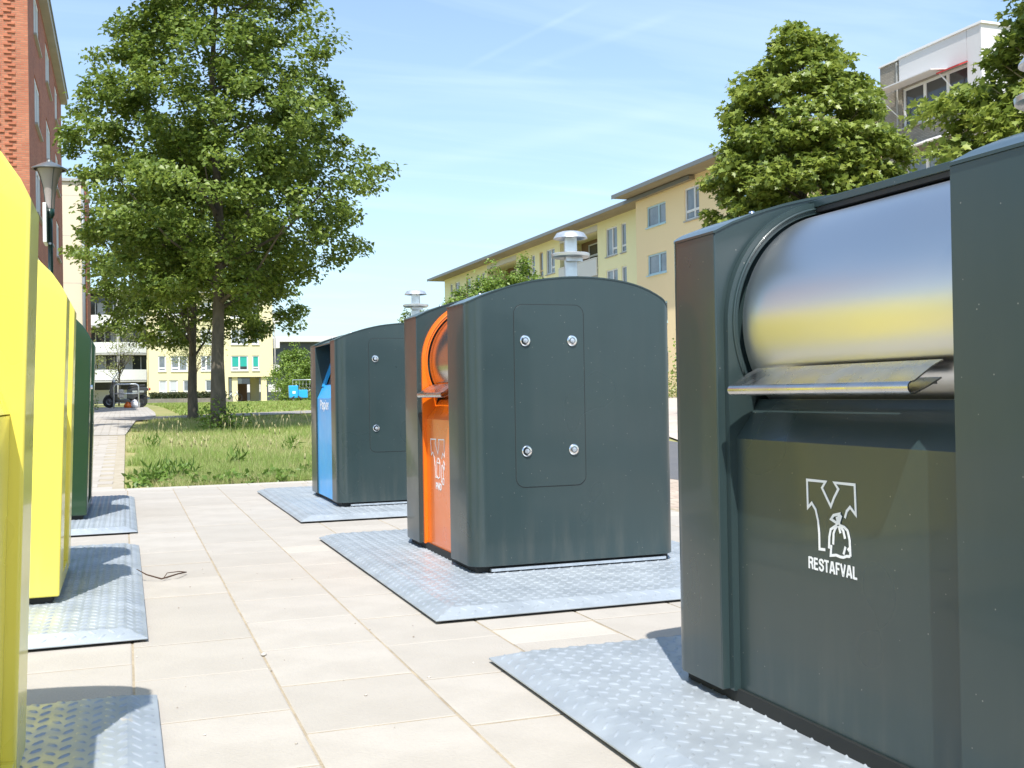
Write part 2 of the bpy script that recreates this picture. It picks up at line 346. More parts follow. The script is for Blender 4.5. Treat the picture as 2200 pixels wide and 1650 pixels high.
M_slab_old = mat('worn_slab', (0.42, 0.385, 0.34), rough=0.9, var=0.4, vscale=3, rnd=0.8, col2=(0.36, 0.32, 0.27), bump=0.3, bscale=60)
tiles()

# ================================================================ steel access plates
M_plate = mat('galvanised_tread_plate', (0.415, 0.455, 0.49), rough=0.31, metal=0.28, var=0.7, vscale=4.5, rvar=0.16, col2=(0.28, 0.315, 0.35), bump=0.05, bscale=300)
def add_sand(m):
    nt = m.node_tree; N = nt.nodes.new; L = nt.links.new; b = nt.nodes['Principled BSDF']
    tc = N('ShaderNodeTexCoord'); n = N('ShaderNodeTexNoise'); n.inputs['Scale'].default_value = 2.3; n.inputs['Detail'].default_value = 9; n.inputs['Roughness'].default_value = 0.72
    L(tc.outputs['Object'], n.inputs['Vector']); mr = N('ShaderNodeMapRange'); mr.inputs['From Min'].default_value = 0.64; mr.inputs['From Max'].default_value = 0.70; mr.inputs['To Max'].default_value = 0.8; L(n.outputs['Fac'], mr.inputs['Value'])
    old = b.inputs['Base Color'].links[0].from_socket; x = N('ShaderNodeMix'); x.data_type = 'RGBA'; L(mr.outputs[0], x.inputs['Factor']); L(old, x.inputs['A']); x.inputs['B'].default_value = (0.6, 0.5, 0.36, 1); L(x.outputs['Result'], b.inputs['Base Color'])
add_sand(M_plate)
PL_H, PL_IN = 0.045, 0.085
def lugs_mesh(w, l):
    p = 0.067; xs, ys, an = [], [], []
    for i in range(int(w / p) + 2):
        for j in range(int(l / p) + 2):
            for t in (0, 1):
                x, y = (i + .5 * t) * p, (j + .5 * t) * p
                if .02 < x < w - .02 and .02 < y < l - .02: xs.append(x); ys.append(y); an.append(R(45) if t else R(-45))
    xs, ys, an = map(np.array, (xs, ys, an)); L, W, h = .046, .0135, .0042
    base = np.array([(L / 2, 0, -.001), (L / 4, W / 2, -.001), (-L / 4, W / 2, -.001), (-L / 2, 0, -.001), (-L / 4, -W / 2, -.001), (L / 4, -W / 2, -.001), (L * .24, 0, h), (-L * .24, 0, h)])
    c, s = np.cos(an), np.sin(an)
    X = xs[:, None] + base[:, 0] * c[:, None] - base[:, 1] * s[:, None]; Y = ys[:, None] + base[:, 0] * s[:, None] + base[:, 1] * c[:, None]
    d = np.minimum(np.minimum(X, w - X), np.minimum(Y, l - Y)); Z = np.where(d < PL_IN, .016 + np.clip(d, 0, 1) / PL_IN * (PL_H - .016), PL_H) + base[:, 2]
    V = np.stack([X, Y, Z], -1).reshape(-1, 3); n = len(xs)
    F = []
    for k in range(n):
        o = 8 * k; F += [(o, o + 1, o + 6), (o + 1, o + 2, o + 7, o + 6), (o + 2, o + 3, o + 7), (o + 3, o + 4, o + 7), (o + 4, o + 5, o + 6, o + 7), (o + 5, o, o + 6)]
    me = bpy.data.meshes.new('tread_pattern'); me.from_pydata(V.tolist(), [], F); me.materials.append(M_plate)
    me.polygons.foreach_set('use_smooth', [True] * len(F)); return me
LUG = lugs_mesh(1.87, 2.70)
def plate(x, y, label, screws=True):
    w, l = 1.87, 2.70
    t = thing('access_plate', label, 'floor plate', (x, y, 0), 0, 'galvanised tread plates under the containers')
    b = MB(); i = PL_IN
    r = [[(0, 0, .010), (w, 0, .010), (w, l, .010), (0, l, .010)], [(0, 0, .016), (w, 0, .016), (w, l, .016), (0, l, .016)], [(i, i, PL_H), (w - i, i, PL_H), (w - i, l - i, PL_H), (i, l - i, PL_H)]]
    vs = sum(r, []); fs = [(4 * a + k, 4 * a + (k + 1) % 4, 4 * a + 4 + (k + 1) % 4, 4 * a + 4 + k) for a in (0, 1) for k in range(4)] + [(8, 9, 10, 11), (3, 2, 1, 0)]
    b.add(vs, fs); b.build('plate_sheet', M_plate, t, bevel=0.006, seg=2)
    o = link('tread_pattern', LUG, t); o['kind'] = 'stuff'
    MB().box(.03, w - .03, .03, l - .03, -.004, .0095).build('under_gap_shade', M_gap, t)  # near-black box painting in the shade under the plate edge
    b = MB()
    return t
plate(1.135, 0.725, 'tread plate with sand stains under the nearest dark container with steel drum')
plate(1.135, 4.07, 'tread plate under the container with the orange panel')
plate(1.165, 7.70, 'tread plate under the far container with the blue panel')
plate(-1.79, 0.70, 'tread plate at the bottom left under the nearest yellow container')
plate(-1.80, 4.22, 'tread plate under the second yellow container, half in its shadow')
plate(-1.80, 7.66, 'tread plate under the bottle green container on the left')

# ================================================================ dark containers on the right
RX = [0, .07, .12, .22, .344, .47, .572, .69, .816, .92, .998, 1.047, 1.09]
RZ = [1.333, 1.367, 1.385, 1.417, 1.445, 1.460, 1.466, 1.462, 1.448, 1.422, 1.388, 1.356, 1.315]
def roofz(x): return float(np.interp(x, RX, RZ))
BD = 1.09
def stations(x0, x1, r=0.08):
    xs = set([x0, x1])
    for q in np.linspace(0, r, 7): xs.add(round(x0 + r * (1 - math.cos(q / r * math.pi / 2)), 5)); xs.add(round(x1 - r * (1 - math.cos(q / r * math.pi / 2)), 5))
    for q in np.linspace(x0, x1, 26): xs.add(round(float(q), 5))
    return sorted(xs)
def smoothroof(x):
    # light smoothing of the table so the arch has no facets
    return sum(roofz(min(BD, max(0, x + d))) * w for d, w in ((-.05, .15), (-.025, .2), (0, .3), (.025, .2), (.05, .15))) if .06 < x < BD - .06 else roofz(x)
def slab(name, y0, y1, zb, m, parent, rn=0.0, rf=0.0, x0=0.0, x1=BD, roofoff=0.0, sheetonly=False, grow=0.0):
    """end slab with rounded vertical edges at the near (rn) / far (rf) end and an arched top"""
    xs = stations(x0, x1)
    def inset(r, x):
        if r <= 0: return 0
        d = min(x - x0, x1 - x)
        return r - math.sqrt(max(0, r * r - (r - d) ** 2)) if d < r else 0.0
    b = MB(); vs = []
    for x in xs:
        a, c = y0 + inset(rn, x) - grow, y1 - inset(rf, x) + grow; zt = smoothroof(x) + roofoff
        z0 = zt - .007 if sheetonly else zb
        xx = x - grow if x == x0 else x + grow if x == x1 else x
        vs += [(xx, a, z0), (xx, c, z0), (xx, c, zt), (xx, a, zt)]
    n = len(xs)
    fs = []
    for i in range(n - 1):
        o = 4 * i; fs += [(o + k, o + (k + 1) % 4, o + 4 + (k + 1) % 4, o + 4 + k) for k in range(4)]
    fs += [(0, 3, 2, 1), (4 * n - 4, 4 * n - 3, 4 * n - 2, 4 * n - 1)]
    b.add(vs, fs, True)
    return b.build(name, m, parent, bevel=0 if sheetonly else 0.003, seg=1, sharp=32)
DC, DR, RO = (0.375, 1.08), 0.312, 0.348     # drum axis (x,z), radius, surround radius
def arc(cx, cz, r, a0, a1, n): return [(cx + r * math.cos(R(a0 + (a1 - a0) * i / n)), cz + r * math.sin(R(a0 + (a1 - a0) * i / n))) for i in range(n + 1)]
def ribbon(b, pts, w, xf, t=0.0012):
    """flat stroke in the (y, z) plane at x = xf"""
    n = len(pts); P = [Vector((p[0], p[1])) for p in pts]; Lh, Rh = [], []
    for i in range(n):
        d0 = (P[i] - P[i - 1]).normalized() if i else (P[1] - P[0]).normalized()
        d1 = (P[i + 1] - P[i]).normalized() if i < n - 1 else d0
        nn = Vector((-d0.y, d0.x)) + Vector((-d1.y, d1.x)); nn = nn.normalized() if nn.length > .2 else Vector((-d0.y, d0.x))
        k = w / 2 / max(.45, nn.dot(Vector((-d0.y, d0.x))))
        Lh.append(P[i] + nn * k); Rh.append(P[i] - nn * k)
    vs = [(xf, p.x, p.y) for p in Lh] + [(xf, p.x, p.y) for p in Rh] + [(xf - t, p.x, p.y) for p in Lh] + [(xf - t, p.x, p.y) for p in Rh]
    fs = [(2 * n + i, 2 * n + i + 1, 3 * n + i + 1, 3 * n + i) for i in range(n - 1)]
    fs += [(i, i + 1, 2 * n + i + 1, 2 * n + i) for i in range(n - 1)] + [(n + i, 3 * n + i, 3 * n + i + 1, n + i + 1) for i in range(n - 1)]
    b.add(vs, fs)
def rrect(w, h, r, n=5):
    pts = []
    for cx, cz, a in ((w - r, r, -90), (w - r, h - r, 0), (r, h - r, 90), (r, r, 180)): pts += arc(cx, cz, r, a, a + 90, n)
    return pts
def lock(parent, x, y, z):
    b = MB(); b.lathe([(.0005, -.002), (.0255, -.002), (.0265, -.006), (.0225, -.010), (.0155, -.0105), (.0135, -.006), (.0125, -.006)], (x, y, z), 24, 'y')
    o = b.build('lock', M_chrome, parent, sharp=40)
    b = MB(); b.lathe([(.0125, -.004), (.011, -.0115), (.004, -.013), (.0005, -.013)], (x, y, z), 16, 'y'); b.build('lock_cylinder', M_galv, o, sharp=30)
    b = MB(); b.lathe([(.0145, -.0065), (.0122, -.0068)], (x, y, z), 20, 'y'); b.build('lock_ring', M_gap, o)
def mushroom(parent, x, y, z0, top=1.79):
    q = Vector((x, y, 0)); b = MB(); h = .034
    a = R(26); cs = [(math.cos(a + k * math.pi / 2) * h * 1.414, math.sin(a + k * math.pi / 2) * h * 1.414) for k in range(4)]
    b.prism([(x + c, y + s) for c, s in cs], z0, top - .03, 'z')
    post = b.build('lifting_post', M_galvp, parent, bevel=.006, seg=2)
    b = MB(); b.lathe([(.001, top - .002), (.05, top - .002), (.075, top - .010), (.093, top - .034), (.095, top - .040), (.088, top - .040), (.07, top - .022), (.03, top - .03)], (x, y, 0), 28)
    b.build('lifting_cap', M_galvp, post, sharp=50)
    zr = top - .135
    b = MB(); b.lathe([(.03, zr - .010), (.098, zr - .012), (.106, zr - .006), (.108, zr + .008), (.102, zr + .012), (.03, zr + .013)], (x, y, 0), 28)
    b.build('lifting_ring', M_galvp, post, sharp=40)
    b = MB(); b.box(x - .05, x + .05, y - .052, y - .044, zr - .035, zr - .012); b.build('post_collar', M_galvp, post)
M_galvp = mat('weathered_galvanised_post', (0.68, 0.71, 0.73), rough=0.28, metal=0.7, var=0.5, vscale=14, rvar=0.2, col2=(0.4, 0.41, 0.4))

def dark_bin(label, y0, y1, ya, yb, kind, lift_y):
    t = thing('waste_container', label, 'waste container', (1.53, 0, 0), 0, 'dark containers in the right row')
    zb = .078
    # two end slabs, arched
    slab('end_housing', y0, ya, zb, M_dark, t, rn=.08); slab('end_housing', yb, y1, zb, M_dark, t, rf=.08)
    slab('roof_sheet', y0, ya, 0, M_dark, t, rn=.08, roofoff=.005, sheetonly=True, grow=.003)
    slab('roof_sheet', yb, y1, 0, M_dark, t, rf=.08, roofoff=.005, sheetonly=True, grow=.003)
    # plinth, near-black to paint in the gap's shade, and the zinc flange on the plate
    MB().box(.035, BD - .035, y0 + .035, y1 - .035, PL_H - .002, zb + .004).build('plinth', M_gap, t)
    MB().box(.10, BD - .06, y0 + .004, y0 + .03, PL_H + .008, zb - .012).build('base_flange', M_galv, t)
    e = .001
    pm = {'rest': M_dark, 'pmd': M_orange, 'paper': M_blue}[kind]
    if kind != 'paper':
        xr = .312   # front edge of the middle roof
        xs = [x for x in stations(xr, BD) if x >= xr]
        poly = [(x, smoothroof(x) - .006) for x in xs]
        body = [(xr, 1.405)] + poly + [(BD - .004, zb)] + [(.80, zb), (.80, 1.39), (xr + .1, 1.39)]
        b = MB(); b.prism([(xr, 1.412)] + poly + [(BD - .004, 1.25), (.8, 1.25), (.8, 1.40)], ya + e, yb - e, 'y'); b.build('middle_roof', M_dark, t, bevel=.004)
        b = MB(); b.prism([(BD - .004, zb), (BD - .004, 1.249), (.9, 1.249), (.9, zb)], ya + e, yb - e, 'y'); b.build('rear_panel', M_dark, t)
        b = MB(); b.prism([(xr + .006, 1.398), (xr + .006, 1.411), (xr + .03, 1.411), (xr + .03, 1.398)], ya + e, yb - e, 'y'); b.build('drum_seal', M_rubber, t)
        # lower front panel, sloping up into the drum
        xf = .045
        pol = [(xf, zb), (xf, .766), (.125, .872), (.20, .872), (.20, .86), (.14, .86), (.065, .76), (.065, zb)]
        b = MB(); b.prism(pol, ya + .006, yb - .006, 'y'); b.build('front_panel', pm, t, bevel=.0025)
        # cheeks that frame the drum
        def cheek(yA, yB):
            outer = [(.025, zb), (.025, 1.08)] + arc(DC[0], DC[1], RO + .002, 180, 96, 20)
            inner = arc(DC[0], DC[1], DR + .006, 96, 205, 26) + [(.14, .862), (.065, .765), (.065, zb)]
            pts = outer + inner; b = MB()
            n = len(pts)
            # strip-wise faces: match the outer and the inner outline
            oo, ii = outer, inner[::-1]
            def resample(p, k):
                d = [0]
                for a, c in zip(p, p[1:]): d.append(d[-1] + math.dist(a, c))
                return [(float(np.interp(s, d, [q[0] for q in p])), float(np.interp(s, d, [q[1] for q in p]))) for s in np.linspace(0, d[-1], k)]
            K = 60
            # split at the height of the drum's flank so that the strips stay tidy
            o1 = resample([(.025, zb), (.025, .78)], 8); i1 = resample([(.065, zb), (.065, .765)], 8)
            o2 = resample([(.025, .78), (.025, 1.08)] + arc(DC[0], DC[1], RO + .002, 180, 96, 30)[1:], K); i2 = resample([(.065, .765), (.10, .83)] + arc(DC[0], DC[1], DR + .006, 215, 96, 40), K)
            O = o1 + o2[1:]; I = i1 + i2[1:]; m = len(O)
            vs = [(p[0], yA, p[1]) for p in O] + [(p[0], yA, p[1]) for p in I] + [(p[0], yB, p[1]) for p in O] + [(p[0], yB, p[1]) for p in I]
            fs = []
            for i in range(m - 1):
                fs += [(i, i + 1, m + i + 1, m + i), (2 * m + i, 3 * m + i, 3 * m + i + 1, 2 * m + i + 1), (i, 2 * m + i, 2 * m + i + 1, i + 1), (m + i, m + i + 1, 3 * m + i + 1, 3 * m + i)]
            fs += [(0, m, 3 * m, 2 * m), (m - 1, 3 * m - 1, 4 * m - 1, 2 * m - 1)]
            b.add(vs, fs, True); b.build('drum_cheek', pm, t, sharp=35)
        cheek(yb - .022, yb - e); cheek(ya + e, ya + .022)
        # inner rim line on the far cheek
        b = MB(); p0 = arc(DC[0], DC[1], DR + .02, 205, 98, 30); b.tube([(p[0], yb - .024, p[1]) for p in p0], .0035, 6); b.build('cheek_rim', pm, t)
        b = MB(); b.lathe([(.01, ya + .03), (DR - .012, ya + .03), (DR, ya + .036), (DR, yb - .036), (DR - .012, yb - .03), (.01, yb - .03)], (DC[0], 0, DC[1]), 96, 'y'); b.build('drum', M_steel if kind == 'rest' else M_steeld, t, sharp=35)
        MB().box(.12, .8, ya + .03, yb - .03, .80, .86).build('drum_floor', M_gap, t)
        # folded handle: flat hollow loop
        hy0, hy1 = (ya + .11, yb - .085) if kind == 'rest' else (ya + .08, yb - .06)
        def loop(o):
            # centre line from the drum out to the nose and back
            c0 = [(.075, .955), (.045, .941), (.0, .912)] ; nose = arc(-.004, .899, .0125, 95, 262, 8); c1 = [(.0, .886), (.04, .903), (.07, .918)]
            return c0 + nose + c1
        pts = loop(0); b = MB(); w = .0016; m = len(pts); Lh = []; Rh = []
        for i in range(m):
            a, c = Vector(pts[max(i - 1, 0)]), Vector(pts[min(i + 1, m - 1)]); d = (c - a).normalized(); nn = Vector((-d.y, d.x)) * w
            Lh.append(Vector(pts[i]) + nn); Rh.append(Vector(pts[i]) - nn)
        ring = [tuple(p) for p in Lh] + [tuple(p) for p in Rh[::-1]]; M2 = len(ring)
        vs = [(p[0], hy0, p[1]) for p in ring] + [(p[0], hy1, p[1]) for p in ring]
        fs = [(i, (i + 1) % M2, M2 + (i + 1) % M2, M2 + i) for i in range(M2)]
        for s_ in (0, M2): fs += [(s_ + i, s_ + i + 1, s_ + M2 - 2 - i, s_ + M2 - 1 - i) for i in range(m - 1)]
        b.add(vs, fs, True); b.build('handle', M_steel2, t, sharp=50)
        MB().box(.06, .085, hy0 + .03, hy1 - .03, .905, .915).build('handle_bracket', M_steel2, t)
    else:
        xr = .20
        poly = [(x, smoothroof(x) - .006) for x in stations(0.0, BD)]
        b = MB(); b.prism([(0.0, 1.318)] + poly + [(BD - .004, 1.2), (.85, 1.2), (.85, 1.36), (.2, 1.36)], ya + e, yb - e, 'y'); b.build('middle_roof', M_dark, t, bevel=.003)
        MB().box(.9, BD - .004, ya + e, yb - e, zb, 1.199).build('rear_panel', M_dark, t)
        xf = .012
        b = MB(); b.prism([(xf, zb), (xf, .885), (.065, 1.0), (.085, .99), (.035, .88), (.035, zb)], ya + .004, yb - .004, 'y'); b.build('front_panel', pm, t, bevel=.003)
        # sloping frame round the mouth
        def slope(z): return xf + (z - .885) * .38
        for (a, c, z0, z1) in ((ya + .004, ya + .09, .985, 1.33), (yb - .09, yb - .004, .985, 1.33), (ya + .09, yb - .09, 1.20, 1.33)):
            b = MB(); b.prism([(slope(z0), z0), (slope(z1), z1), (slope(z1) + .02, z1), (slope(z0) + .02, z0)], a, c, 'y'); b.build('mouth_frame', pm, t)
        b = MB(); b.prism([(slope(1.0) + .03, 1.0), (slope(1.2) + .03, 1.2), (slope(1.2) + .04, 1.2), (slope(1.0) + .04, 1.0)], ya + .09, yb - .09, 'y'); b.build('mouth_flap', M_flap, t)
        MB().box(slope(1.0) + .045, .8, ya + .06, yb - .06, .95, 1.0).build('mouth_floor', M_gap, t)
    # access door with four locks on the end wall towards the viewer
    yd = y0 + .0
    if kind == 'paper': dx0, dz0, dz1, lx, lz = .257, .463, 1.345, (.049, .31), (.185, .725)
    else: dx0, dz0, dz1, lx, lz = .232, .448, 1.326, (.055, .300), (.173, .705)
    W, Hh = .362, dz1 - dz0
    b = MB(); b.prism([(dx0 - .003 + p[0], dz0 - .003 + p[1]) for p in rrect(W + .006, Hh + .006, .048, 6)], yd - .0008, yd + .01, 'y'); b.build('door_gap', M_gap, t)
    b = MB(); b.prism([(dx0 + p[0], dz0 + p[1]) for p in rrect(W, Hh, .045, 6)], yd - .0022, yd + .01, 'y'); dr = b.build('access_door', M_dark, t, bevel=.001, seg=1)
    for ux in lx:
        for uz in lz:
            lock(t, dx0 + ux, yd - .001, dz0 + uz)
    # screws on the roof edge
    for yy in (ya - .05, yb + .06):
        b = MB(); b.lathe([(.001, .007), (.007, .006), (.009, .0)], (.16, yy, roofz(.16) + .004), 8); b.build('roof_screw', M_chrome, t)
    b = MB(); mushroom(t, .80, lift_y, 1.43)
    return t
M_steeld = mat('dull_stainless_steel', (0.42, 0.41, 0.4), rough=0.16, metal=1.0, var=0.3, vscale=4, col2=(0.3, 0.28, 0.26))
M_flap = mat('brown_rubber_flap', (0.09, 0.06, 0.05), rough=0.4)

big = dark_bin('nearest dark container with a wide steel drum and white RESTAFVAL print', 1.36, 2.872, 1.69, 2.585, 'rest', 2.17)
mid = dark_bin('dark container with an orange front panel and drum surround, printed PMD', 4.845, 6.14, 5.19, 5.80, 'pmd', 5.47)
far = dark_bin('farthest dark container with a bright blue front panel reading Papier', 8.22, 9.50, 8.46, 9.17, 'paper', 8.83)

LOGO_R = {
'shirtL' : [(2.1713, 0.5127), (2.195, 0.5116), (2.1952, 0.5487), (2.1984, 0.579), (2.2075, 0.6054), (2.2226, 0.6203), (2.2389, 0.6076), (2.2402, 0.6753), (2.1662, 0.676), (2.1805, 0.6605), (2.1475, 0.6187), (2.1347, 0.6399), (2.1175, 0.6621), (2.1322, 0.6762), (2.0572, 0.6768), (2.055, 0.6079), (2.0754, 0.6238), (2.0881, 0.6128), (2.0951, 0.5965)] ,
'bagL' : [(2.1575, 0.5178), (2.1553, 0.545), (2.1492, 0.5641), (2.126, 0.5767)] ,
'bagL2' : [(2.1409, 0.5292), (2.1387, 0.5553), (2.1316, 0.5678), (2.1234, 0.5762)] ,
'bagLb' : [(2.1477, 0.5275), (2.1512, 0.5019), (2.1309, 0.5055), (2.115, 0.5035), (2.1032, 0.5038), (2.0913, 0.5081), (2.0771, 0.5095)] ,
'bagR' : [(2.0771, 0.5095), (2.0786, 0.546), (2.0856, 0.568), (2.0971, 0.5749), (2.1154, 0.5779)] ,
'c' : [(2.1181, 0.5759), (2.112, 0.5592)] ,
'c2' : [(2.1154, 0.5779), (2.1013, 0.5663), (2.0953, 0.5481)] ,
'd' : [(2.0933, 0.5303), (2.1017, 0.5111)] ,
'e' : [(2.0856, 0.5272), (2.0793, 0.5215)] ,
'knot' : [(2.1286, 0.5797), (2.1112, 0.5833)] ,
'bow1' : [(2.1258, 0.5825), (2.1458, 0.5888), (2.136, 0.5989), (2.1145, 0.6041), (2.1231, 0.5837)] ,
'bow2' : [(2.1152, 0.5845), (2.1081, 0.5985), (2.1146, 0.6036)] ,
'bow3' : [(2.124, 0.5968), (2.1205, 0.5839)] ,

}
LOGO_P = {
'shirt' : [(5.575, 0.4551), (5.605, 0.4553), (5.6117, 0.5119), (5.6291, 0.5604), (5.654, 0.5879), (5.6838, 0.571), (5.6951, 0.6573), (5.5888, 0.6598), (5.6042, 0.6384), (5.5535, 0.5833), (5.5244, 0.6415), (5.541, 0.6593), (5.4321, 0.6625), (5.4297, 0.5731), (5.4593, 0.5904), (5.4843, 0.5596)] ,
'bottle' : [(5.5549, 0.5598), (5.576, 0.5385), (5.5844, 0.4643), (5.5554, 0.451), (5.5213, 0.4604), (5.517, 0.5336), (5.5315, 0.5545), (5.5549, 0.5598)] ,
'b1' : [(5.5762, 0.5358), (5.517, 0.5336)] ,
'can' : [(5.4862, 0.5273), (5.4922, 0.492), (5.4914, 0.4382), (5.478, 0.4365)] ,
'can2' : [(5.4668, 0.5284), (5.4512, 0.4999), (5.4537, 0.457)] ,
'pack' : [(5.4672, 0.456), (5.4404, 0.4552), (5.446, 0.4255), (5.4727, 0.4278), (5.4672, 0.456)] ,
'cap' : [(5.4425, 0.5511), (5.4557, 0.521), (5.4336, 0.5063), (5.4248, 0.5281), (5.4425, 0.5511)] ,

}
def logo(dct, parent, xf, w, sy=1.0, oy=0.0):
    z = 0
    for key, pts in dct.items():
        b = MB(); q = pts
        if key in ('shirtL', 'shirt') :
            # round the sleeves' inner curves a little
            q = [pts[0]]
            for a, c in zip(pts, pts[1:]): q.append(c)
        z += 1; ribbon(b, [(p[0] * sy + oy, p[1]) for p in q], w, xf - z * .00012, .0008)
        b.build('pictogram_line', M_white, parent)
logo(LOGO_R, big, .045 - .0004, .0066)
logo(LOGO_P, mid, .045 - .0004, .0062)
FONT = {   # strokes on a unit-high cell, width given first
 'R': (.62, [[(.09, 0), (.09, 1)], [(.09, .93), (.36, .93), (.50, .86), (.53, .73), (.50, .60), (.36, .53), (.09, .53)], [(.33, .53), (.46, .44), (.50, .30), (.54, 0)]]),
 'E': (.54, [[(.09, 0), (.09, 1)], [(.09, .93), (.52, .93)], [(.09, .53), (.48, .53)], [(.09, .07), (.53, .07)]]),
 'S': (.60, [[(.52, .68), (.49, .84), (.40, .92), (.28, .94), (.15, .90), (.09, .80), (.10, .67), (.20, .58), (.40, .49), (.51, .39), (.53, .24), (.46, .11), (.33, .06), (.18, .09), (.09, .19), (.07, .33)]]),
 'T': (.56, [[(.0, .93), (.56, .93)], [(.28, 0), (.28, .93)]]),
 'A': (.64, [[(.06, 0), (.26, .93), (.38, .93), (.58, 0)], [(.14, .28), (.50, .28)]]),
 'F': (.50, [[(.09, 0), (.09, 1)], [(.09, .93), (.50, .93)], [(.09, .50), (.44, .50)]]),
 'V': (.60, [[(.05, 1), (.27, .07), (.33, .07), (.55, 1)]]),
 'L': (.50, [[(.09, 1), (.09, 0)], [(.09, .07), (.50, .07)]]),
 'P': (.60, [[(.09, 0), (.09, 1)], [(.09, .93), (.36, .93), (.50, .85), (.53, .71), (.50, .56), (.36, .48), (.09, .48)]]),
 'M': (.78, [[(.09, 0), (.09, .98), (.16, .98), (.39, .10), (.62, .98), (.69, .98), (.69, 0)]]),
 'D': (.64, [[(.09, 0), (.09, 1)], [(.09, .93), (.32, .93), (.46, .86), (.54, .68), (.55, .5), (.54, .32), (.46, .14), (.32, .07), (.09, .07)]]),
 'a': (.54, [[(.09, .56), (.16, .68), (.30, .70), (.42, .64), (.44, .50), (.44, 0)], [(.44, .40), (.20, .36), (.09, .26), (.10, .12), (.20, .05), (.34, .08), (.44, .2)]]),
 'p': (.56, [[(.09, -.26), (.09, .72)], [(.09, .55), (.20, .68), (.34, .68), (.46, .56), (.47, .36), (.44, .14), (.32, .05), (.20, .06), (.09, .18)]]),
 'i': (.22, [[(.10, 0), (.10, .72)], [(.10, .86), (.10, 1.0)]]),
 'e': (.54, [[(.10, .38), (.46, .38), (.45, .56), (.36, .67), (.24, .68), (.12, .60), (.08, .36), (.13, .13), (.26, .05), (.38, .08), (.46, .19)]]),
 'r': (.36, [[(.09, 0), (.09, .72)], [(.09, .48), (.18, .63), (.36, .66)]]),
}
def lettering(s, height, width, xf, y_left, zb, parent, weight=.15):
    tot = sum(FONT[c][0] + .07 for c in s) - .07; k = width / tot; y = y_left; z = 0
    for c in s:
        b = MB()
        for st in FONT[c][1]:
            z += 1; ribbon(b, [(y - px * k, zb + pz * height) for px, pz in st], weight * (height + k) / 2, xf - (z % 6) * .00012, .0006)
        b.build('letter', M_white, parent); y -= (FONT[c][0] + .07) * k
lettering('RESTAFVAL', .029, .187, .0446, 2.241, .459, big, .17)
lettering('PMD', .034, .112, .0446, 5.603, .392, mid, .19)
lettering('Papier', .075, .40, .0114, 9.02, .795, far, .16)

# ================================================================ coloured containers on the left (leaning fronts)
LD = [0, .02, .058, .115, .2, .3, .42, .56, .70, .82, .92, 1.005, 1.062, 1.10, 1.12]
LZ = [1.343, 1.386, 1.443, 1.503, 1.565, 1.612, 1.645, 1.655, 1.645, 1.612, 1.565, 1.503, 1.443, 1.386, 1.343]
def left_bin(label, xt, y0, ya, yb, y1, m, kind):
    """front plane leans outwards: local x = 0 is the top front edge, -x is inwards"""
    t = thing('waste_container', label, 'waste container', (xt, 0, 0), 0, 'coloured containers in the left row')
    zb = .075; lean = .045
    def xfr(z): return -lean * (1 - (z - zb) / (1.343 - zb))
    zz = np.linspace(0, 1, 1)
    prof = [(-d, z) for d, z in zip(LD, LZ)]
    # denser arch
    dd = [0, .01, .02, .035, .058, .085, .115, .155, .2, .25, .3, .36, .42, .49, .56]; dd = dd + [1.12 - d for d in dd[:-1][::-1]]
    prof = [(-d, float(np.interp(d, LD, LZ))) for d in dd]
    poly = [(xfr(zb), zb)] + prof + [(-1.12 + lean, zb)]
    for a, c in ((y0, ya), (yb, y1)):
        b = MB(); b.prism(poly, a, c, 'y', True); b.build('end_housing', m, t, bevel=.008, seg=3, sharp=30)
    MB().box(-1.04, -.075, y0 + .03, y1 - .03, PL_H - .002, zb + .004).build('plinth', M_gap, t)  # near-black, so the shade under the body is in its colour
    e = .001
    b = MB(); b.prism([(xfr(.87) - .03, .87), (xfr(zb) - .03, zb), (xfr(zb) - .06, zb), (xfr(.87) - .06, .87)], ya + e, yb - e, 'y'); b.build('front_panel', m, t)
    b = MB(); b.prism([(xfr(.87) - .03, .874), (-.28, 1.50), (-.31, 1.50), (xfr(.87) - .06, .86)], ya + e, yb - e, 'y'); b.build('slanted_panel', m, t)
    b = MB(); b.box(xfr(zb) - .028, xfr(zb) - .002, ya + e, yb - e, zb, zb + .05); b.build('kick_strip', m, t)
    b = MB(); b.prism([p for p in [(-d, float(np.interp(d, LD, LZ)) - .01) for d in dd] if -.85 < p[0] < -.27] + [(-.86, 1.45), (-.27, 1.45)], ya + e, yb - e, 'y'); b.build('middle_roof', m, t)
    b = MB(); b.box(-1.09, -1.06, ya + e, yb - e, zb, 1.34); b.build('rear_panel', m, t)
    # round rubber filling port on the slanted panel
    cy = (ya + yb) / 2; nrm = Vector((.63, 0, .27)).normalized(); c = Vector((-.165, cy, 1.19))
    b = MB(); u = Vector((0, 1, 0)); w = nrm.cross(u); k = 28; vs = []
    for rr, hh in ((.12, 0), (.12, .02), (.105, .028), (.085, .02), (.08, .0)):
        for i in range(k):
            a = 2 * math.pi * i / k; vs.append(c + u * (rr * math.cos(a)) + w * (rr * math.sin(a)) + nrm * (hh + .004))
    b.add(vs, [(j * k + i, j * k + (i + 1) % k, (j + 1) * k + (i + 1) % k, (j + 1) * k + i) for j in range(4) for i in range(k)], True)
    b.add(vs[4 * k:], [tuple(range(k))]); b.build('filling_port', M_rubber, t)
    if kind == 'lock':
        b = MB(); b.lathe([(.001, .014), (.014, .013), (.017, .006), (.018, 0)], (xfr(1.0) , ya - .05, 1.0), 14, 'x'); b.build('lock', M_chrome, t)
    return t
left_bin('nearest yellow container at the left edge of the view', -.187, 1.30, 1.56, 2.555, 2.80, M_yellow, '')
left_bin('second yellow container, right behind the nearest one', -.225, 4.925, 5.19, 5.66, 5.88, M_yellow, '')
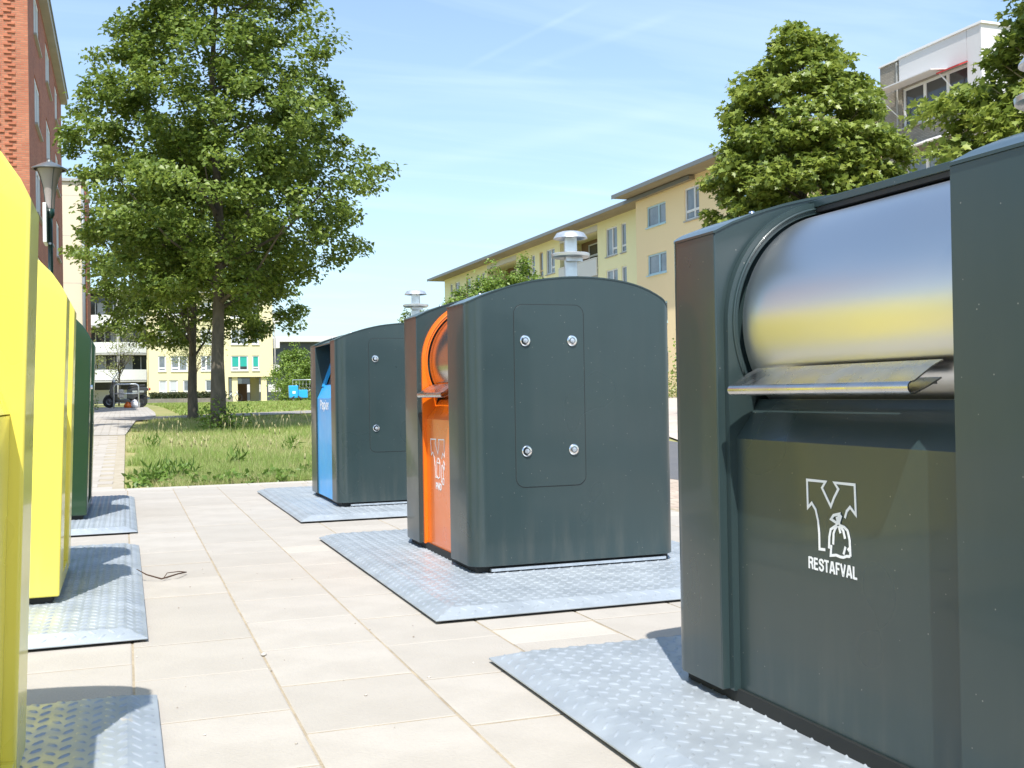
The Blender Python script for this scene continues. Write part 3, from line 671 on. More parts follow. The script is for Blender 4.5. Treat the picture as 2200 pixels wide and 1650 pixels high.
left_bin('bottle green container, last of the left row', -.222, 8.30, 8.56, 9.34, 9.60, M_green, 'lock')

# ================================================================ buildings
def facade(name, m, parent, s0, s1, z0, z1, holes, xf, depth=0.12):
    """wall sheet with real openings; xf(s, d, z) -> point, d = depth into the wall"""
    S = sorted(set([s0, s1] + [v for h in holes for v in (h[0], h[1]) if s0 < v < s1])); Z = sorted(set([z0, z1] + [v for h in holes for v in (h[2], h[3]) if z0 < v < z1]))
    b = MB()
    for i in range(len(S) - 1):
        for j in range(len(Z) - 1):
            sc, zc = (S[i] + S[i + 1]) / 2, (Z[j] + Z[j + 1]) / 2
            if any(h[0] < sc < h[1] and h[2] < zc < h[3] for h in holes): continue
            b.add([xf(S[i], 0, Z[j]), xf(S[i + 1], 0, Z[j]), xf(S[i + 1], 0, Z[j + 1]), xf(S[i], 0, Z[j + 1])], [(0, 1, 2, 3)])
    for h in holes:
        a, c, e, f = h[:4]; d = h[4] if len(h) > 4 else depth
        q = [xf(a, 0, e), xf(c, 0, e), xf(c, 0, f), xf(a, 0, f), xf(a, d, e), xf(c, d, e), xf(c, d, f), xf(a, d, f)]
        b.add(q, [(0, 1, 5, 4), (1, 2, 6, 5), (2, 3, 7, 6), (3, 0, 4, 7)])
    return b.build(name, m, parent)
def window(parent, s0, s1, z0, z1, xf, mframe, mglass, mull=(), bars=(), d=0.10, fw=0.06, sill=True, sillm=None, blind=None, blindh=0.6):
    """frame (with mullions at fractions, low bars as (s-from, s-to, z-frac)) + pane + sill"""
    b = MB()
    def bx(a, c, e, f, d0, d1):
        q = [xf(a, d0, e), xf(c, d0, e), xf(c, d0, f), xf(a, d0, f), xf(a, d1, e), xf(c, d1, e), xf(c, d1, f), xf(a, d1, f)]
        b.add(q, [(0, 1, 2, 3), (7, 6, 5, 4), (0, 4, 5, 1), (1, 5, 6, 2), (2, 6, 7, 3), (3, 7, 4, 0)])
    g = .002
    bx(s0 + g, s0 + fw, z0 + g, z1 - g, d - .05, d + .03); bx(s1 - fw, s1 - g, z0 + g, z1 - g, d - .05, d + .03)
    bx(s0 + fw, s1 - fw, z1 - fw, z1 - g, d - .048, d + .028); bx(s0 + fw, s1 - fw, z0 + g, z0 + fw, d - .048, d + .028)
    for k in mull:
        s = s0 + (s1 - s0) * k; bx(s - fw * .7, s + fw * .7, z0 + fw, z1 - fw, d - .052, d + .026)
    for a, c, k in bars:
        z = z0 + (z1 - z0) * k; bx(s0 + (s1 - s0) * a + fw, s0 + (s1 - s0) * c - fw * .6, z - fw * .7, z + fw * .7, d - .045, d + .022)
    fr = b.build('window', mframe, parent)
    p = MB(); p.add([xf(s0 + .02, d, z0 + .02), xf(s1 - .02, d, z0 + .02), xf(s1 - .02, d, z1 - .02), xf(s0 + .02, d, z1 - .02)], [(0, 1, 2, 3)]); p.build('pane', mglass, fr)
    if blind:
        p = MB(); zb = z1 - (z1 - z0) * blindh; p.add([xf(s0 + fw, d - .006, zb), xf(s1 - fw, d - .006, zb), xf(s1 - fw, d - .006, z1 - fw), xf(s0 + fw, d - .006, z1 - fw)], [(0, 1, 2, 3)]); p.build('blind', blind, fr)
    if sill:
        b2 = MB(); q0, q1 = s0 - .04, s1 + .04
        q = [xf(q0, -.09, z0 - .07), xf(q1, -.09, z0 - .07), xf(q1, -.09, z0 - .003), xf(q0, -.09, z0 - .003), xf(q0, d - .06, z0 - .07), xf(q1, d - .06, z0 - .07), xf(q1, d - .06, z0 - .003), xf(q0, d - .06, z0 - .003)]
        b2.add(q, [(0, 1, 2, 3), (7, 6, 5, 4), (0, 4, 5, 1), (1, 5, 6, 2), (2, 6, 7, 3), (3, 7, 4, 0)]); b2.build('sill', sillm or M_winframe, fr)
    return fr

M_ybright = mat('pale_yellow_render', (0.86, 0.80, 0.47), rough=0.9, var=0.12, vscale=.4, col2=(0.80, 0.74, 0.43), bump=0.1, bscale=40)
M_ochre = mat('ochre_render', (0.86, 0.68, 0.40), rough=0.9, var=0.15, vscale=.4, col2=(0.80, 0.63, 0.36), bump=0.1, bscale=40)
M_cream = mat('cream_render', (0.74, 0.66, 0.40), rough=0.9, var=0.12, vscale=.3, col2=(0.66, 0.59, 0.36))
M_soffit = mat('grey_brown_soffit_boards', (0.30, 0.25, 0.17), rough=0.85, var=0.4, vscale=2.5, stretch=(1, .15, 1))
M_fascia = mat('dark_zinc_fascia', (0.16, 0.165, 0.16), rough=0.5)
M_parapet = mat('white_balcony_panel', (0.66, 0.65, 0.62), rough=0.6, var=0.15, vscale=.8, col2=(0.55, 0.54, 0.5))
M_brown = mat('brown_reveal', (0.22, 0.14, 0.08), rough=0.8)

def yellow_row():
    t = thing('apartment_building', 'long pale yellow apartment block with overhanging flat roof, right of the middle', 'building', (29.5, 0, 0))
    X0 = 0.0
    xf = lambda s, d, z: (d, s, z)
    zt = 12.06; zg = 0.3
    rows = [(9.62, 11.46), (6.92, 8.76), (4.22, 6.06), (1.52, 3.36)]
    dbl = [(61.7, 63.4), (72.2, 73.9), (87.9 + .3, 89.2), (95.7, 97.2)]; sgl = [(60.4, 61.15), (74.5, 75.25), (76.2, 76.95), (77.5, 78.25), (89.75, 90.8), (92.4, 93.7), (98.05, 98.8)]
    rec = [(64.7, 71.2), (80.3, 87.6)]
    holes = []
    for z0, z1 in rows:
        for a, c in dbl + sgl: holes.append((a, c, z0, z1))
        for a, c in rec: holes.append((a, c, z0 - .9, z1 + .15, 1.7))
    facade('wall', M_ybright, t, 50, 100.7, zg, zt, holes, xf)
    for r, (z0, z1) in enumerate(rows[:3]):
        for i, (a, c) in enumerate(dbl):
            window(t, a, c, z0, z1, xf, M_winframe, M_glass, mull=(.45,), bars=((0, .45, .24),), d=.11, fw=.09, sillm=M_conc)
        for i, (a, c) in enumerate(sgl):
            window(t, a, c, z0, z1, xf, M_winwood if i % 2 else M_winframe, M_glass, bars=((0, 1, .24),), d=.11, fw=.08, sillm=M_conc)
        for a, c in rec:
            # rear wall of the loggia, parapet, slab
            xr = lambda s, d, z: (1.7 + d, s, z)
            facade('loggia_wall', M_brown, t, a, c, z0 - .9, z1 + .15, [(a + .4, c - 1.2, z0 - .1, z1 - .1)], xr, .08)
            window(t, a + .4, c - 1.2, z0 - .1, z1 - .1, xr, M_winframe, M_glassd, mull=(.33, .66), bars=((0, 1, .55),), d=.06, fw=.09, sill=False)
            MB().box(-.12, -.04, a - .02, c + .02, z0 - 1.0, z0 + .12).build('parapet', M_parapet, t)
            MB().box(-.04, 1.7, a + .002, c - .002, z0 - 1.12, z0 - .92).build('floor_slab', M_conc, t)
            MB().box(-.16, -.02, a - .02, c + .02, z0 + .10 + .03, z0 + .17).build('handrail', M_winframe, t)
            if r == 0: MB().box(-.02, .16, a - .02, c + .02, z1 + .12, z1 + .48).build('beige_beam', M_parapet, t)
    MB().box(.001, 10, 49.9, 100.7, zg, zg + .01).build('base', M_conc, t)
    MB().box(2.2, 10, 50, 100.69, zg, zt - .01).build('core', M_ybright, t)
    b = MB(); b.add([(0, 100.7, zg), (10, 100.7, zg), (10, 100.7, zt), (0, 100.7, zt)], [(0, 1, 2, 3)]); b.build('gable_wall', M_ybright, t)
    b = MB(); b.prism([(-1.35, zt), (11, zt), (11, zt + .9), (4, zt + .75), (-1.35, zt + .16)], 50, 102.1, 'y'); rf = b.build('roof', M_soffit, t)
    MB().box(-1.39, -1.352, 49.98, 102.12, zt - .03, zt + .19).build('fascia', M_fascia, t)
    MB().box(-.07, -.01, 100.4, 100.5, zg, 8.2).build('downpipe', M_conc, t)
yellow_row()

def ochre_block():
    t = thing('apartment_building', 'ochre rendered apartment block with wide eaves behind the large maple', 'building', (28.5, 0, 0))
    xf = lambda s, d, z: (d, s, z); zt = 12.3; zg = .3
    cols = [(53.3, 55.6), (44.6, 46.9)]; tall = [(49.6, 51.15), (41.2, 42.7)]
    rows = [(10.3, 11.5), (7.55, 8.72), (4.75, 5.92), (1.95, 3.12)]
    holes = [(a, c, z0, z1) for a, c in cols for z0, z1 in rows] + [(a, c, z0 - .3, z1 + .25) for a, c in tall for z0, z1 in rows]
    facade('wall', M_ochre, t, 39.5, 57.0, zg, zt, holes, xf)
    for a, c in cols:
        for z0, z1 in rows: window(t, a, c, z0, z1, xf, M_winblue, M_glass, mull=(.4,), d=.11, fw=.09, sillm=M_winblue)
    for a, c in tall:
        for z0, z1 in rows: window(t, a, c, z0 - .3, z1 + .25, xf, M_winframe, M_glass, mull=(.35,), bars=((0, 1, .28),), d=.11, fw=.09, sillm=M_conc)
    b = MB(); b.add([(0, 57.0, zg), (.99, 57.0, zg), (.99, 57.0, zt), (0, 57.0, zt)], [(0, 1, 2, 3)]); b.build('side_wall', M_ochre, t)
    MB().box(.99, 11, 39.5, 56.99, zg, zt - .01).build('core', M_ochre, t)
    b = MB(); b.prism([(-1.25, zt), (11, zt), (11, zt + .9), (3, zt + .75), (-1.25, zt + .17)], 39, 57.6, 'y'); b.build('roof', M_soffit, t)
    MB().box(-1.29, -1.252, 38.98, 57.62, zt - .03, zt + .2).build('fascia', M_fascia, t)
ochre_block()

M_gbrick = brickmat('grey_brown_brick', (0.27, 0.23, 0.18), (0.34, 0.30, 0.24), (0.20, 0.18, 0.155), .21, .0625, 'yz', .5, mort=.01)
M_gbrickx = brickmat('grey_brown_brick_end', (0.27, 0.23, 0.18), (0.34, 0.30, 0.24), (0.20, 0.18, 0.155), .21, .0625, 'xz', .5, mort=.01)
M_wpanel = mat('white_cladding_panel', (0.62, 0.60, 0.59), rough=0.5, var=0.15, vscale=1.2, col2=(0.6, 0.56, 0.52))
M_red = mat('red_awning_cloth', (0.45, 0.03, 0.03), rough=0.8)
def white_block():
    t = thing('apartment_building', 'grey brick flat with white top panels and a red awning, top right', 'building', (30, 0, 0))
    xf = lambda s, d, z: (d, s, z); zg = .3
    holes = [(31.85, 35.7, 11.43, 13.05, .16), (31.85, 35.6, 8.4, 10.2, .16), (31.85, 35.6, 5.6, 7.4, .16)]
    facade('wall', M_gbrick, t, 31.37, 37.0, zg, 14.25, holes, xf, .16)
    for i, (a, c, z0, z1, d) in enumerate(holes):
        window(t, a, c, z0, z1, xf, M_winframe, M_glassd if i == 0 else M_glass, mull=(.35, .68), d=.14, fw=.1, sillm=M_conc)
    MB().box(.2, 9, 31.4, 36.99, zg, 14.2).build('core', M_gbrick, t)
    b = MB(); b.add([(0, 31.37, zg), (9, 31.37, zg), (9, 31.37, 12.4), (0, 31.37, 12.4)], [(0, 1, 2, 3)]); b.build('end_wall', M_gbrickx, t)
    b = MB(); b.add([(0.2, 37.0, zg), (9, 37.0, zg), (9, 37.0, 14.25), (0.2, 37.0, 14.25)], [(0, 1, 2, 3)]); b.build('far_wall', M_gbrickx, t)
    # white panels, each its own sheet with an open joint
    for a, c, z0, z1 in ((31.99, 35.72, 13.12, 14.27), (31.36, 31.97, 11.0, 14.27)):
        MB().box(-.09, -.003, a, c, z0, z1).build('cladding_panel', M_wpanel, t)
    for a, c in ((-.09, 1.6), (1.62, 3.2), (3.22, 4.8), (4.82, 6.4), (6.42, 9)):
        MB().box(a, c, 31.26, 31.355, 11.0, 14.27).build('cladding_panel', M_wpanel, t)
    MB().box(-.15, 9.1, 31.18, 35.75, 14.275, 14.36).build('roof_trim', M_winframe, t)
    MB().box(-.06, 9.1, 35.755, 37.04, 14.275, 14.34).build('roof_trim', M_winframe, t)
    # awning housing, folding arm, red valance
    b = MB(); b.prism([(-.95, 12.97), (-.12, 13.06), (-.12, 13.10), (-.95, 13.02)], 32.95, 36.4, 'y'); b.build('awning', M_wpanel, t)
    b = MB(); b.prism([(-.55, 12.86), (-.12, 13.04), (-.12, 13.08), (-.55, 12.92)], 31.9, 33.1, 'y'); b.build('awning_cloth', M_red, t)
    b = MB(); b.tube([(-.9, 36.3, 12.97), (-.05, 35.75, 11.85)], .025, 6); b.build('awning_arm', M_winframe, t)
    b = MB(); b.tube([(-.5, 33.0, 12.9), (-.05, 32.7, 12.2)], .03, 6); b.build('awning_arm', M_winframe, t)
    b = MB(); b.prism([(-.8, 10.28), (-.02, 10.62), (-.02, 10.68), (-.85, 10.33)], 31.9, 35.75, 'y'); b.build('awning', M_wpanel, t)
    MB().box(-.06, -.003, 35.9, 35.96, zg, 14.2).build('downpipe', M_conc, t)
white_block()

M_rbrick_shaded = brickmat('red_brick_shaded', (0.34, 0.095, 0.05), (0.45, 0.15, 0.08), (0.3, 0.17, 0.11), .21, .0625, 'yz', .7, mort=.009)  # side walls: shade is put into this darker copy of the brick
M_rbrick_sunlit = brickmat('red_brick_sunlit', (0.42, 0.13, 0.07), (0.54, 0.20, 0.11), (0.34, 0.19, 0.12), .21, .0625, 'xz', .7, mort=.009)  # front: same brick, lighter, with the sunlight put into its colour
M_rb = mat('projecting_red_brick', (0.52, 0.19, 0.10), rough=0.85, island=0.8, col2=(0.38, 0.12, 0.06))
def red_block():
    t = thing('apartment_building', 'tall red brick building with relief brickwork at the left edge', 'building', (-2.6, 35.2, 0))
    xf = lambda s, d, z: (-d, s, z); zg = .3; zt = 14.62; L = 18.4
    sl = [12.74, 9.86, 6.98, 4.10, 1.3]; cols = [(2.3, 4.75), (7.8, 10.4), (13.5, 15.6)]
    holes = [(a, c, z, z + 1.56, .13) for a, c in cols for z in sl]
    facade('wall', M_rbrick_shaded, t, 0, L, zg, zt, holes, xf)
    for (a, c, z0, z1, d) in holes: window(t, a, c, z0, z1, xf, M_winframe, M_glass, mull=(.35, .7), d=.08, fw=.11, sillm=M_conc)
    b = MB(); b.add([(-15, 0, zg), (0, 0, zg), (0, 0, zt), (-15, 0, zt)], [(0, 1, 2, 3)]); b.build('front_wall', M_rbrick_sunlit, t)
    MB().box(-15, -.16, .02, L - .01, zg, zt - .01).build('core', M_rbrick_shaded, t)
    b = MB(); b.add([(-15, L, zg), (0, L, zg), (0, L, zt), (-15, L, zt)], [(0, 1, 2, 3)]); b.build('rear_wall', M_rbrick_sunlit, t)
    # relief: every second course bricks stand proud of the front
    q = MB(); r = random.Random(5)
    j = 0; z = zg + .4
    while z < zt - .1:
        x = -.36 - (.105 if j % 2 else 0)
        while x > -2.2:
            q.box(x - .205, x, -.03 - r.uniform(0, .008), .0, z, z + .055); x -= .42 if r.random() > .1 else .32
        z += .125; j += 1
    q.build('relief_bricks', M_rb, t, kind='stuff')
    b = MB(); b.box(-15.3, .28, -.35, L + .1, zt, zt + .28); b.build('roof', M_conc, t)
    MB().box(-15.35, .33, -.4, L + .15, zt + .281, zt + .36).build('fascia', M_fascia, t)
red_block()

def cream_tower():
    t = thing('stair_tower', 'narrow cream stair tower with a grey downpipe beyond the red brick building', 'tower', (-3.25, 66.0, 0))
    MB().box(-3, 1.05, 0, 7, .3, 13.4).build('wall', mat('cream_panel', (0.72, 0.62, 0.46), rough=0.8, var=.1, col2=(.6, .5, .38)), t)
    MB().box(1.052, 1.30, .05, 7, .3, 13.2).build('side_wall', M_rbrick_shaded, t)
    for z in (2.2, 4.9, 7.6, 10.3, 12.6): MB().box(-3, 1.053, -.004, .0, z, z + .02).build('joint', M_conc, t)
    b = MB(); b.tube([(1.13, -.1, .3), (1.13, -.1, 13.0)], .09, 8); b.build('downpipe', mat('grey_downpipe', (.22, .24, .26), rough=.4), t)
    MB().box(-3.1, 1.35, -.12, 7.1, 13.41, 13.58).build('roof', M_conc, t)
cream_tower()

M_teal = mat('teal_blind', (0.02, 0.36, 0.30), rough=0.8); M_sky = mat('sky_blue_blind', (0.1, 0.5, 0.8), rough=0.8); M_wblind = mat('grey_white_blind', (0.5, 0.52, 0.54), rough=0.8)
def far_block():
    t = thing('apartment_building', 'far pale yellow flats with curved white balconies and raised corner on columns', 'building', (0, 110, 0))
    xf = lambda s, d, z: (s, d, z); zg = .55
    rows = [8.87, 6.25, 3.63]   # sill heights of the upper floors
    holes = []; W = []
    for z in rows:
        for (a, c, k) in ((3.1, 3.82, 1), (4.3, 5.85, 2), (7.1, 8.15, 2), (10.0, 11.65, 2), (12.05, 12.75, 1)):
            holes.append((a, c, z, z + 1.5)); W.append((a, c, z, z + 1.5, k))
    for (a, c, k) in ((3.15, 3.9, 1), (4.1, 4.9, 1), (5.4, 6.1, 1), (7.5, 8.3, 1)):
        holes.append((a, c, 1.35, 2.75)); W.append((a, c, 1.35, 2.75, k))
    facade('wall', M_cream, t, 2.2, 9.7, zg, 11.3, holes, xf)
    facade('wall', M_cream, t, 9.7, 14.1, 3.0, 11.3, holes, xf)
    r = random.Random(4)
    for (a, c, z0, z1, k) in W:
        bl = None; bh = .6
        if 3.6 < z0 < 3.7 and a > 9: bl = M_teal; bh = .72
        elif r.random() < .5: bl = M_wblind; bh = r.choice((.5, .8, .7))
        window(t, a, c, z0, z1, xf, M_winframe, M_glassd if bl is M_teal else M_glass, mull=(.48,) if k == 2 else (), bars=((0, .5 if k == 2 else 1, .2),), d=.1, fw=.11, blind=bl, blindh=bh, sillm=M_winframe)
    MB().box(2.2, 9.7, .3, 9, zg, 11.29).build('core', M_cream, t); MB().box(9.71, 14.1, .3, 9, 3.01, 11.29).build('core', M_cream, t)
    b = MB(); b.add([(14.1, 0, 3.0), (14.1, 9, 3.0), (14.1, 9, 11.3), (14.1, 0, 11.3)], [(0, 1, 2, 3)]); b.build('side_wall', M_ochre, t)
    b = MB(); b.add([(9.7, 0, 3.0), (14.1, 0, 3.0), (14.1, 9, 3.0), (9.7, 9, 3.0)], [(3, 2, 1, 0)]); b.build('underside', M_conc, t)
    for x, y in ((10.35, .2), (13.2, .2), (12.6, 4.5), (9.9, 4.5), (13.4, 8.2)):
        MB().box(x - .27, x + .27, y, y + .5, zg, 3.0).build('column', M_cream, t)
    MB().box(11.0, 12.2, 6.5, 8.5, zg, 2.4).build('brick_shed', M_clshed, t)
    MB().box(-3.4, 14.4, -.6, 9.3, 11.31, 11.6).build('roof', M_conc, t)
    # glazed, curved balconies
    MB().box(-3.3, 2.15, 2.2, 9, zg, 11.29).build('balcony_core', M_glassd, t)
    MB().box(-3.15, .2, 1.9, 2.15, zg, 1.9).build('ground_floor_wall', M_parapet, t)
    for x in (-3.3, 2.05): MB().box(x, x + .12, .1, 2.19, zg, 11.28).build('party_wall', M_cream, t)
    def bow(x): u = (x + .55) / 2.7; return -.9 * (1 - u * u)
    xs = np.linspace(-3.15, 2.02, 15)
    for k, z in enumerate((8.05, 5.43, 2.81)):
        b = MB(); vs = []
        for x in xs: vs += [(x, bow(x), z), (x, bow(x), z + 1.0), (x, bow(x) + .09, z + 1.0), (x, bow(x) + .09, z)]
        b.add(vs, [(4 * i + q, 4 * i + (q + 1) % 4, 4 * i + 4 + (q + 1) % 4, 4 * i + 4 + q) for i in range(14) for q in range(4)]); b.build('parapet', M_parapet, t)
        b = MB(); vs = []
        for x in xs: vs += [(x, bow(x) - .05, z - .2), (x, bow(x) - .05, z - .05), (x, 2.19, z - .05), (x, 2.19, z - .2)]
        b.add(vs, [(4 * i + q, 4 * i + (q + 1) % 4, 4 * i + 4 + (q + 1) % 4, 4 * i + 4 + q) for i in range(14) for q in range(4)]); b.build('floor_slab', M_conc, t)
        for i, x in enumerate(np.linspace(-2.6, 1.5, 6)):
            MB().box(x, x + .07, 1.6, 1.68, z + .0, z + 2.3).build('glazing_bar', M_winframe, t)
        for i, x in enumerate(np.linspace(-2.4, 1.2, 4)):
            if (i + k) % 2 == 0: MB().box(x, x + .75, 1.75, 1.8, z + .9, z + 2.35).build('curtain', M_wblind, t)
        for x in (.4, .75) if k == 1 else (): MB().box(x, x + .14, bow(x) - .05, bow(x) - .01, z + .65, z + .92).build('shoe', M_rubber, t)
    MB().box(-.65, -.40, -.86, -.66, zg, 10.6).build('balcony_post', M_conc, t)
    for z in (8.5, 5.9, 3.3):
        MB().box(14.11, 14.85, .4, 3.2, z, z + .95).build('side_balcony', M_parapet, t)
    b = MB(); b.tube([(14.35, .3, zg), (14.35, .3, 8.5)], .06, 6); b.build('downpipe', M_conc, t)
M_clshed = mat('brown_shed_brick', (.3, .17, .11), rough=.9)
far_block()

def far_hall():
    t = thing('flat_building', 'low far building with a white roof edge beyond the green tree', 'building', (14, 140, 0))
    MB().box(0, 40, 0, 20, .5, 8.0).build('wall', mat('dark_far_wall', (.06, .07, .08), rough=.4), t)
    MB().box(-1, 41, -1, 21, 8.0, 8.7).build('roof', M_wpanel, t)
    for k in range(12): MB().box(k * 3.3, k * 3.3 + 2.9, -.06, -.02, 1.6, 2.6).build('white_panel', M_wpanel, t)
far_hall()

# ================================================================ trees and plants
def leafmat(name, c1, c2, trans=.35, rough=.42, spec=.5):
    return mat(name, c1, rough=rough, island=1.0, col2=c2, trans=trans, spec=spec, var=.5, vscale=.5)
M_leaf = leafmat('hornbeam_leaf', (0.29, 0.36, 0.06), (0.11, 0.175, 0.03), trans=.42)
M_maple = leafmat('maple_leaf', (0.35, 0.40, 0.07), (0.17, 0.235, 0.042), trans=.4)
M_lime = leafmat('light_green_leaf', (0.27, 0.36, 0.06), (0.14, 0.23, 0.035))
M_pale = leafmat('pale_olive_leaf', (0.36, 0.38, 0.12), (0.2, 0.24, 0.08))
LEAF = (np.array([(0, 0, 0), (-.34, .45, .10), (0, 1, -.06), (.34, .45, .10)]), [(0, 2, 1), (0, 3, 2)])
_m = [(0, 0), (-.16, .12), (-.5, .16), (-.30, .36), (-.46, .66), (-.17, .60), (0, 1), (.17, .60), (.46, .66), (.30, .36), (.5, .16), (.16, .12)]
MAPLE = (np.array([(x, y, .16 * abs(x) * 1.4 - .14 * y * y) for x, y in _m]), [(0, 1, 2, 3), (0, 3, 4, 5), (0, 5, 6, 7), (0, 7, 8, 9), (0, 9, 10, 11)])
def leaves(name, P, size, shape, m, parent, up=.55, outc=None, droop=.25, rg=rng, kind=None):
    n = len(P); base, faces = shape
    nrm = rg.normal(size=(n, 3)) * .62; nrm[:, 2] += up
    if outc is not None:
        o = P - outc; o /= (np.linalg.norm(o, axis=1, keepdims=True) + 1e-6); nrm += o * .45
    nrm /= np.linalg.norm(nrm, axis=1, keepdims=True)
    d = rg.normal(size=(n, 3)); d[:, 2] -= droop; d -= nrm * (d * nrm).sum(1, keepdims=True); d /= np.linalg.norm(d, axis=1, keepdims=True)
    s = np.cross(d, nrm); sz = size * rg.uniform(.65, 1.25, size=(n, 1, 1))
    V = (P[:, None, :] + sz * (base[None, :, 0:1] * s[:, None, :] + base[None, :, 1:2] * d[:, None, :] + base[None, :, 2:3] * nrm[:, None, :])).reshape(-1, 3)
    nb = len(base); fl = len(faces[0]); F = (np.array(faces)[None] + (np.arange(n) * nb)[:, None, None]).reshape(-1, fl)
    me = bpy.data.meshes.new(name); me.vertices.add(len(V)); me.vertices.foreach_set('co', V.ravel())
    me.loops.add(F.size); me.loops.foreach_set('vertex_index', F.ravel()); me.polygons.add(len(F))
    me.polygons.foreach_set('loop_start', np.arange(0, F.size, fl)); me.polygons.foreach_set('loop_total', np.full(len(F), fl)); me.polygons.foreach_set('use_smooth', np.ones(len(F), bool))
    me.update(calc_edges=True); me.materials.append(m)
    o = bpy.data.objects.new(name, me); COL.objects.link(o)
    if parent: o.parent = parent
    if kind: o['kind'] = kind
    return o
def tree(label, base, env, trunk_r, ncl, lpc, lsize, shape, m, seed, cluster=.42, top=None, lean=(0, 0), name='deciduous_tree', group=None, flat=.6, limbs=40, bark=None, shell=.35, uneven=.22, trunkn=14, cat='tree', extra=(), clipx=None):
    """env: (height above base, radius) pairs of the crown outline"""
    rg = np.random.default_rng(seed); t = thing(name, label, cat, base, 0, group)
    hz = np.array([e[0] for e in env]); hr = np.array([e[1] for e in env]); top = top or hz[-1]
    ph = rg.uniform(0, 6.28, 8)
    zs = np.linspace(hz[0], hz[-1], 200); w = np.interp(zs, hz, hr) ** 1.6 + 1e-4; w /= w.sum()
    z = rg.choice(zs, ncl, p=w) + rg.normal(0, .05, ncl); a = rg.uniform(0, 2 * math.pi, ncl)
    un = 1 + uneven * (np.sin(3 * a + ph[0] + z * 1.7) * .5 + np.sin(5 * a + ph[1] - z * 2.3) * .35 + np.sin(2 * a + ph[2] + z * 3.1) * .4)
    rr = np.interp(z, hz, hr) * un * (shell + (1 - shell) * np.sqrt(rg.uniform(0, 1, ncl)))
    rr = np.maximum(rr - cluster * .5, .05)
    cx = rr * np.cos(a) + lean[0] * z / top; cy = rr * np.sin(a) + lean[1] * z / top
    C = np.stack([cx, cy, z], 1)
    if clipx is not None: C = C[C[:, 0] > clipx]
    if len(extra): C = np.vstack([C, np.array(extra)])
    n = len(C); k = rg.poisson(lpc, n).clip(5)
    idx = np.repeat(np.arange(n), k); g = rg.normal(size=(len(idx), 3)); g /= np.linalg.norm(g, axis=1, keepdims=True); g *= rg.uniform(0, 1, (len(idx), 1)) ** .45
    cs = cluster * rg.uniform(.6, 1.35, n)[idx][:, None]
    P = C[idx] + g * cs * np.array([1, 1, flat])
    cen = np.stack([lean[0] * P[:, 2] / top, lean[1] * P[:, 2] / top, P[:, 2] * .8], 1)
    leaves('crown', P, lsize, shape, m, t, outc=cen, rg=rg, up=.8)
    # trunk and limbs
    tp = [(math.sin(i * 1.3 + seed) * .02 * i + lean[0] * (i / 7) ** 1.5 * .8, math.cos(i * 1.1 + seed) * .02 * i + lean[1] * (i / 7) ** 1.5 * .8, top * .88 * i / 7) for i in range(8)]
    tp[0] = (0, 0, -.12); tp.insert(1, (0, 0, .14))
    tr = [trunk_r * 1.35, trunk_r * 1.08] + [trunk_r * (1 - .86 * (i / 7) ** .8) for i in range(1, 8)]
    b = MB(); b.tube(tp, tr, trunkn); b.build('trunk', bark or M_bark, t)
    b = MB(); sel = rg.permutation(n)[:limbs]
    for q in sel:
        c = C[q]
        if c[2] < hz[0] + .9: continue
        zz = max(hz[0] * .75, c[2] - (.35 + .55 * math.hypot(c[0], c[1]))); zz = min(zz, top * .85)
        f = zz / (top * .88) * 7; i = min(6, int(f)); u = f - i; pa, pb = Vector(tp[i + 1] if i else (0, 0, 0)), Vector(tp[i + 2] if i < 6 else tp[-1])
        s0 = pa.lerp(pb, u); e = Vector(c); md = s0.lerp(e, .5) + Vector((0, 0, -.12 * (e - s0).length + .1))
        rad = max(.010, trunk_r * .36 * (1 - zz / top * .6)); b.tube([s0, s0.lerp(md, .5) + Vector((0, 0, -.02)), md, md.lerp(e, .6), e], [rad, rad * .75, rad * .55, rad * .35, rad * .15], 5)
    b.build('branches', bark or M_bark, t)
    return t

# big foreground tree on the lawn, and the one behind it
tree('large dense green tree on the lawn with its thick grey trunk', (1.80, 22.74, T(22.74)),
     [(2.55, .9), (2.9, 2.0), (3.4, 2.6), (4.2, 3.05), (5.1, 3.2), (6.2, 2.95), (7.4, 2.55), (8.4, 2.25), (9.4, 2.0), (10.6, 1.5), (11.6, .5)],
     .155, 740, 125, .108, LEAF, M_leaf, 11, cluster=.37, flat=.55, limbs=34, lean=(.12, 0), shell=.2, uneven=.19, clipx=-2.8)
tree('second lawn tree standing behind the large one, low dark crown', (1.67, 29.17, T(29.17)),
     [(1.9, 1.2), (2.25, 2.3), (3.0, 2.75), (4.2, 2.9), (5.4, 2.4), (6.6, 1.4), (7.6, .4)],
     .13, 340, 105, .12, LEAF, M_leaf, 23, cluster=.38, flat=.55, limbs=24, shell=.2)
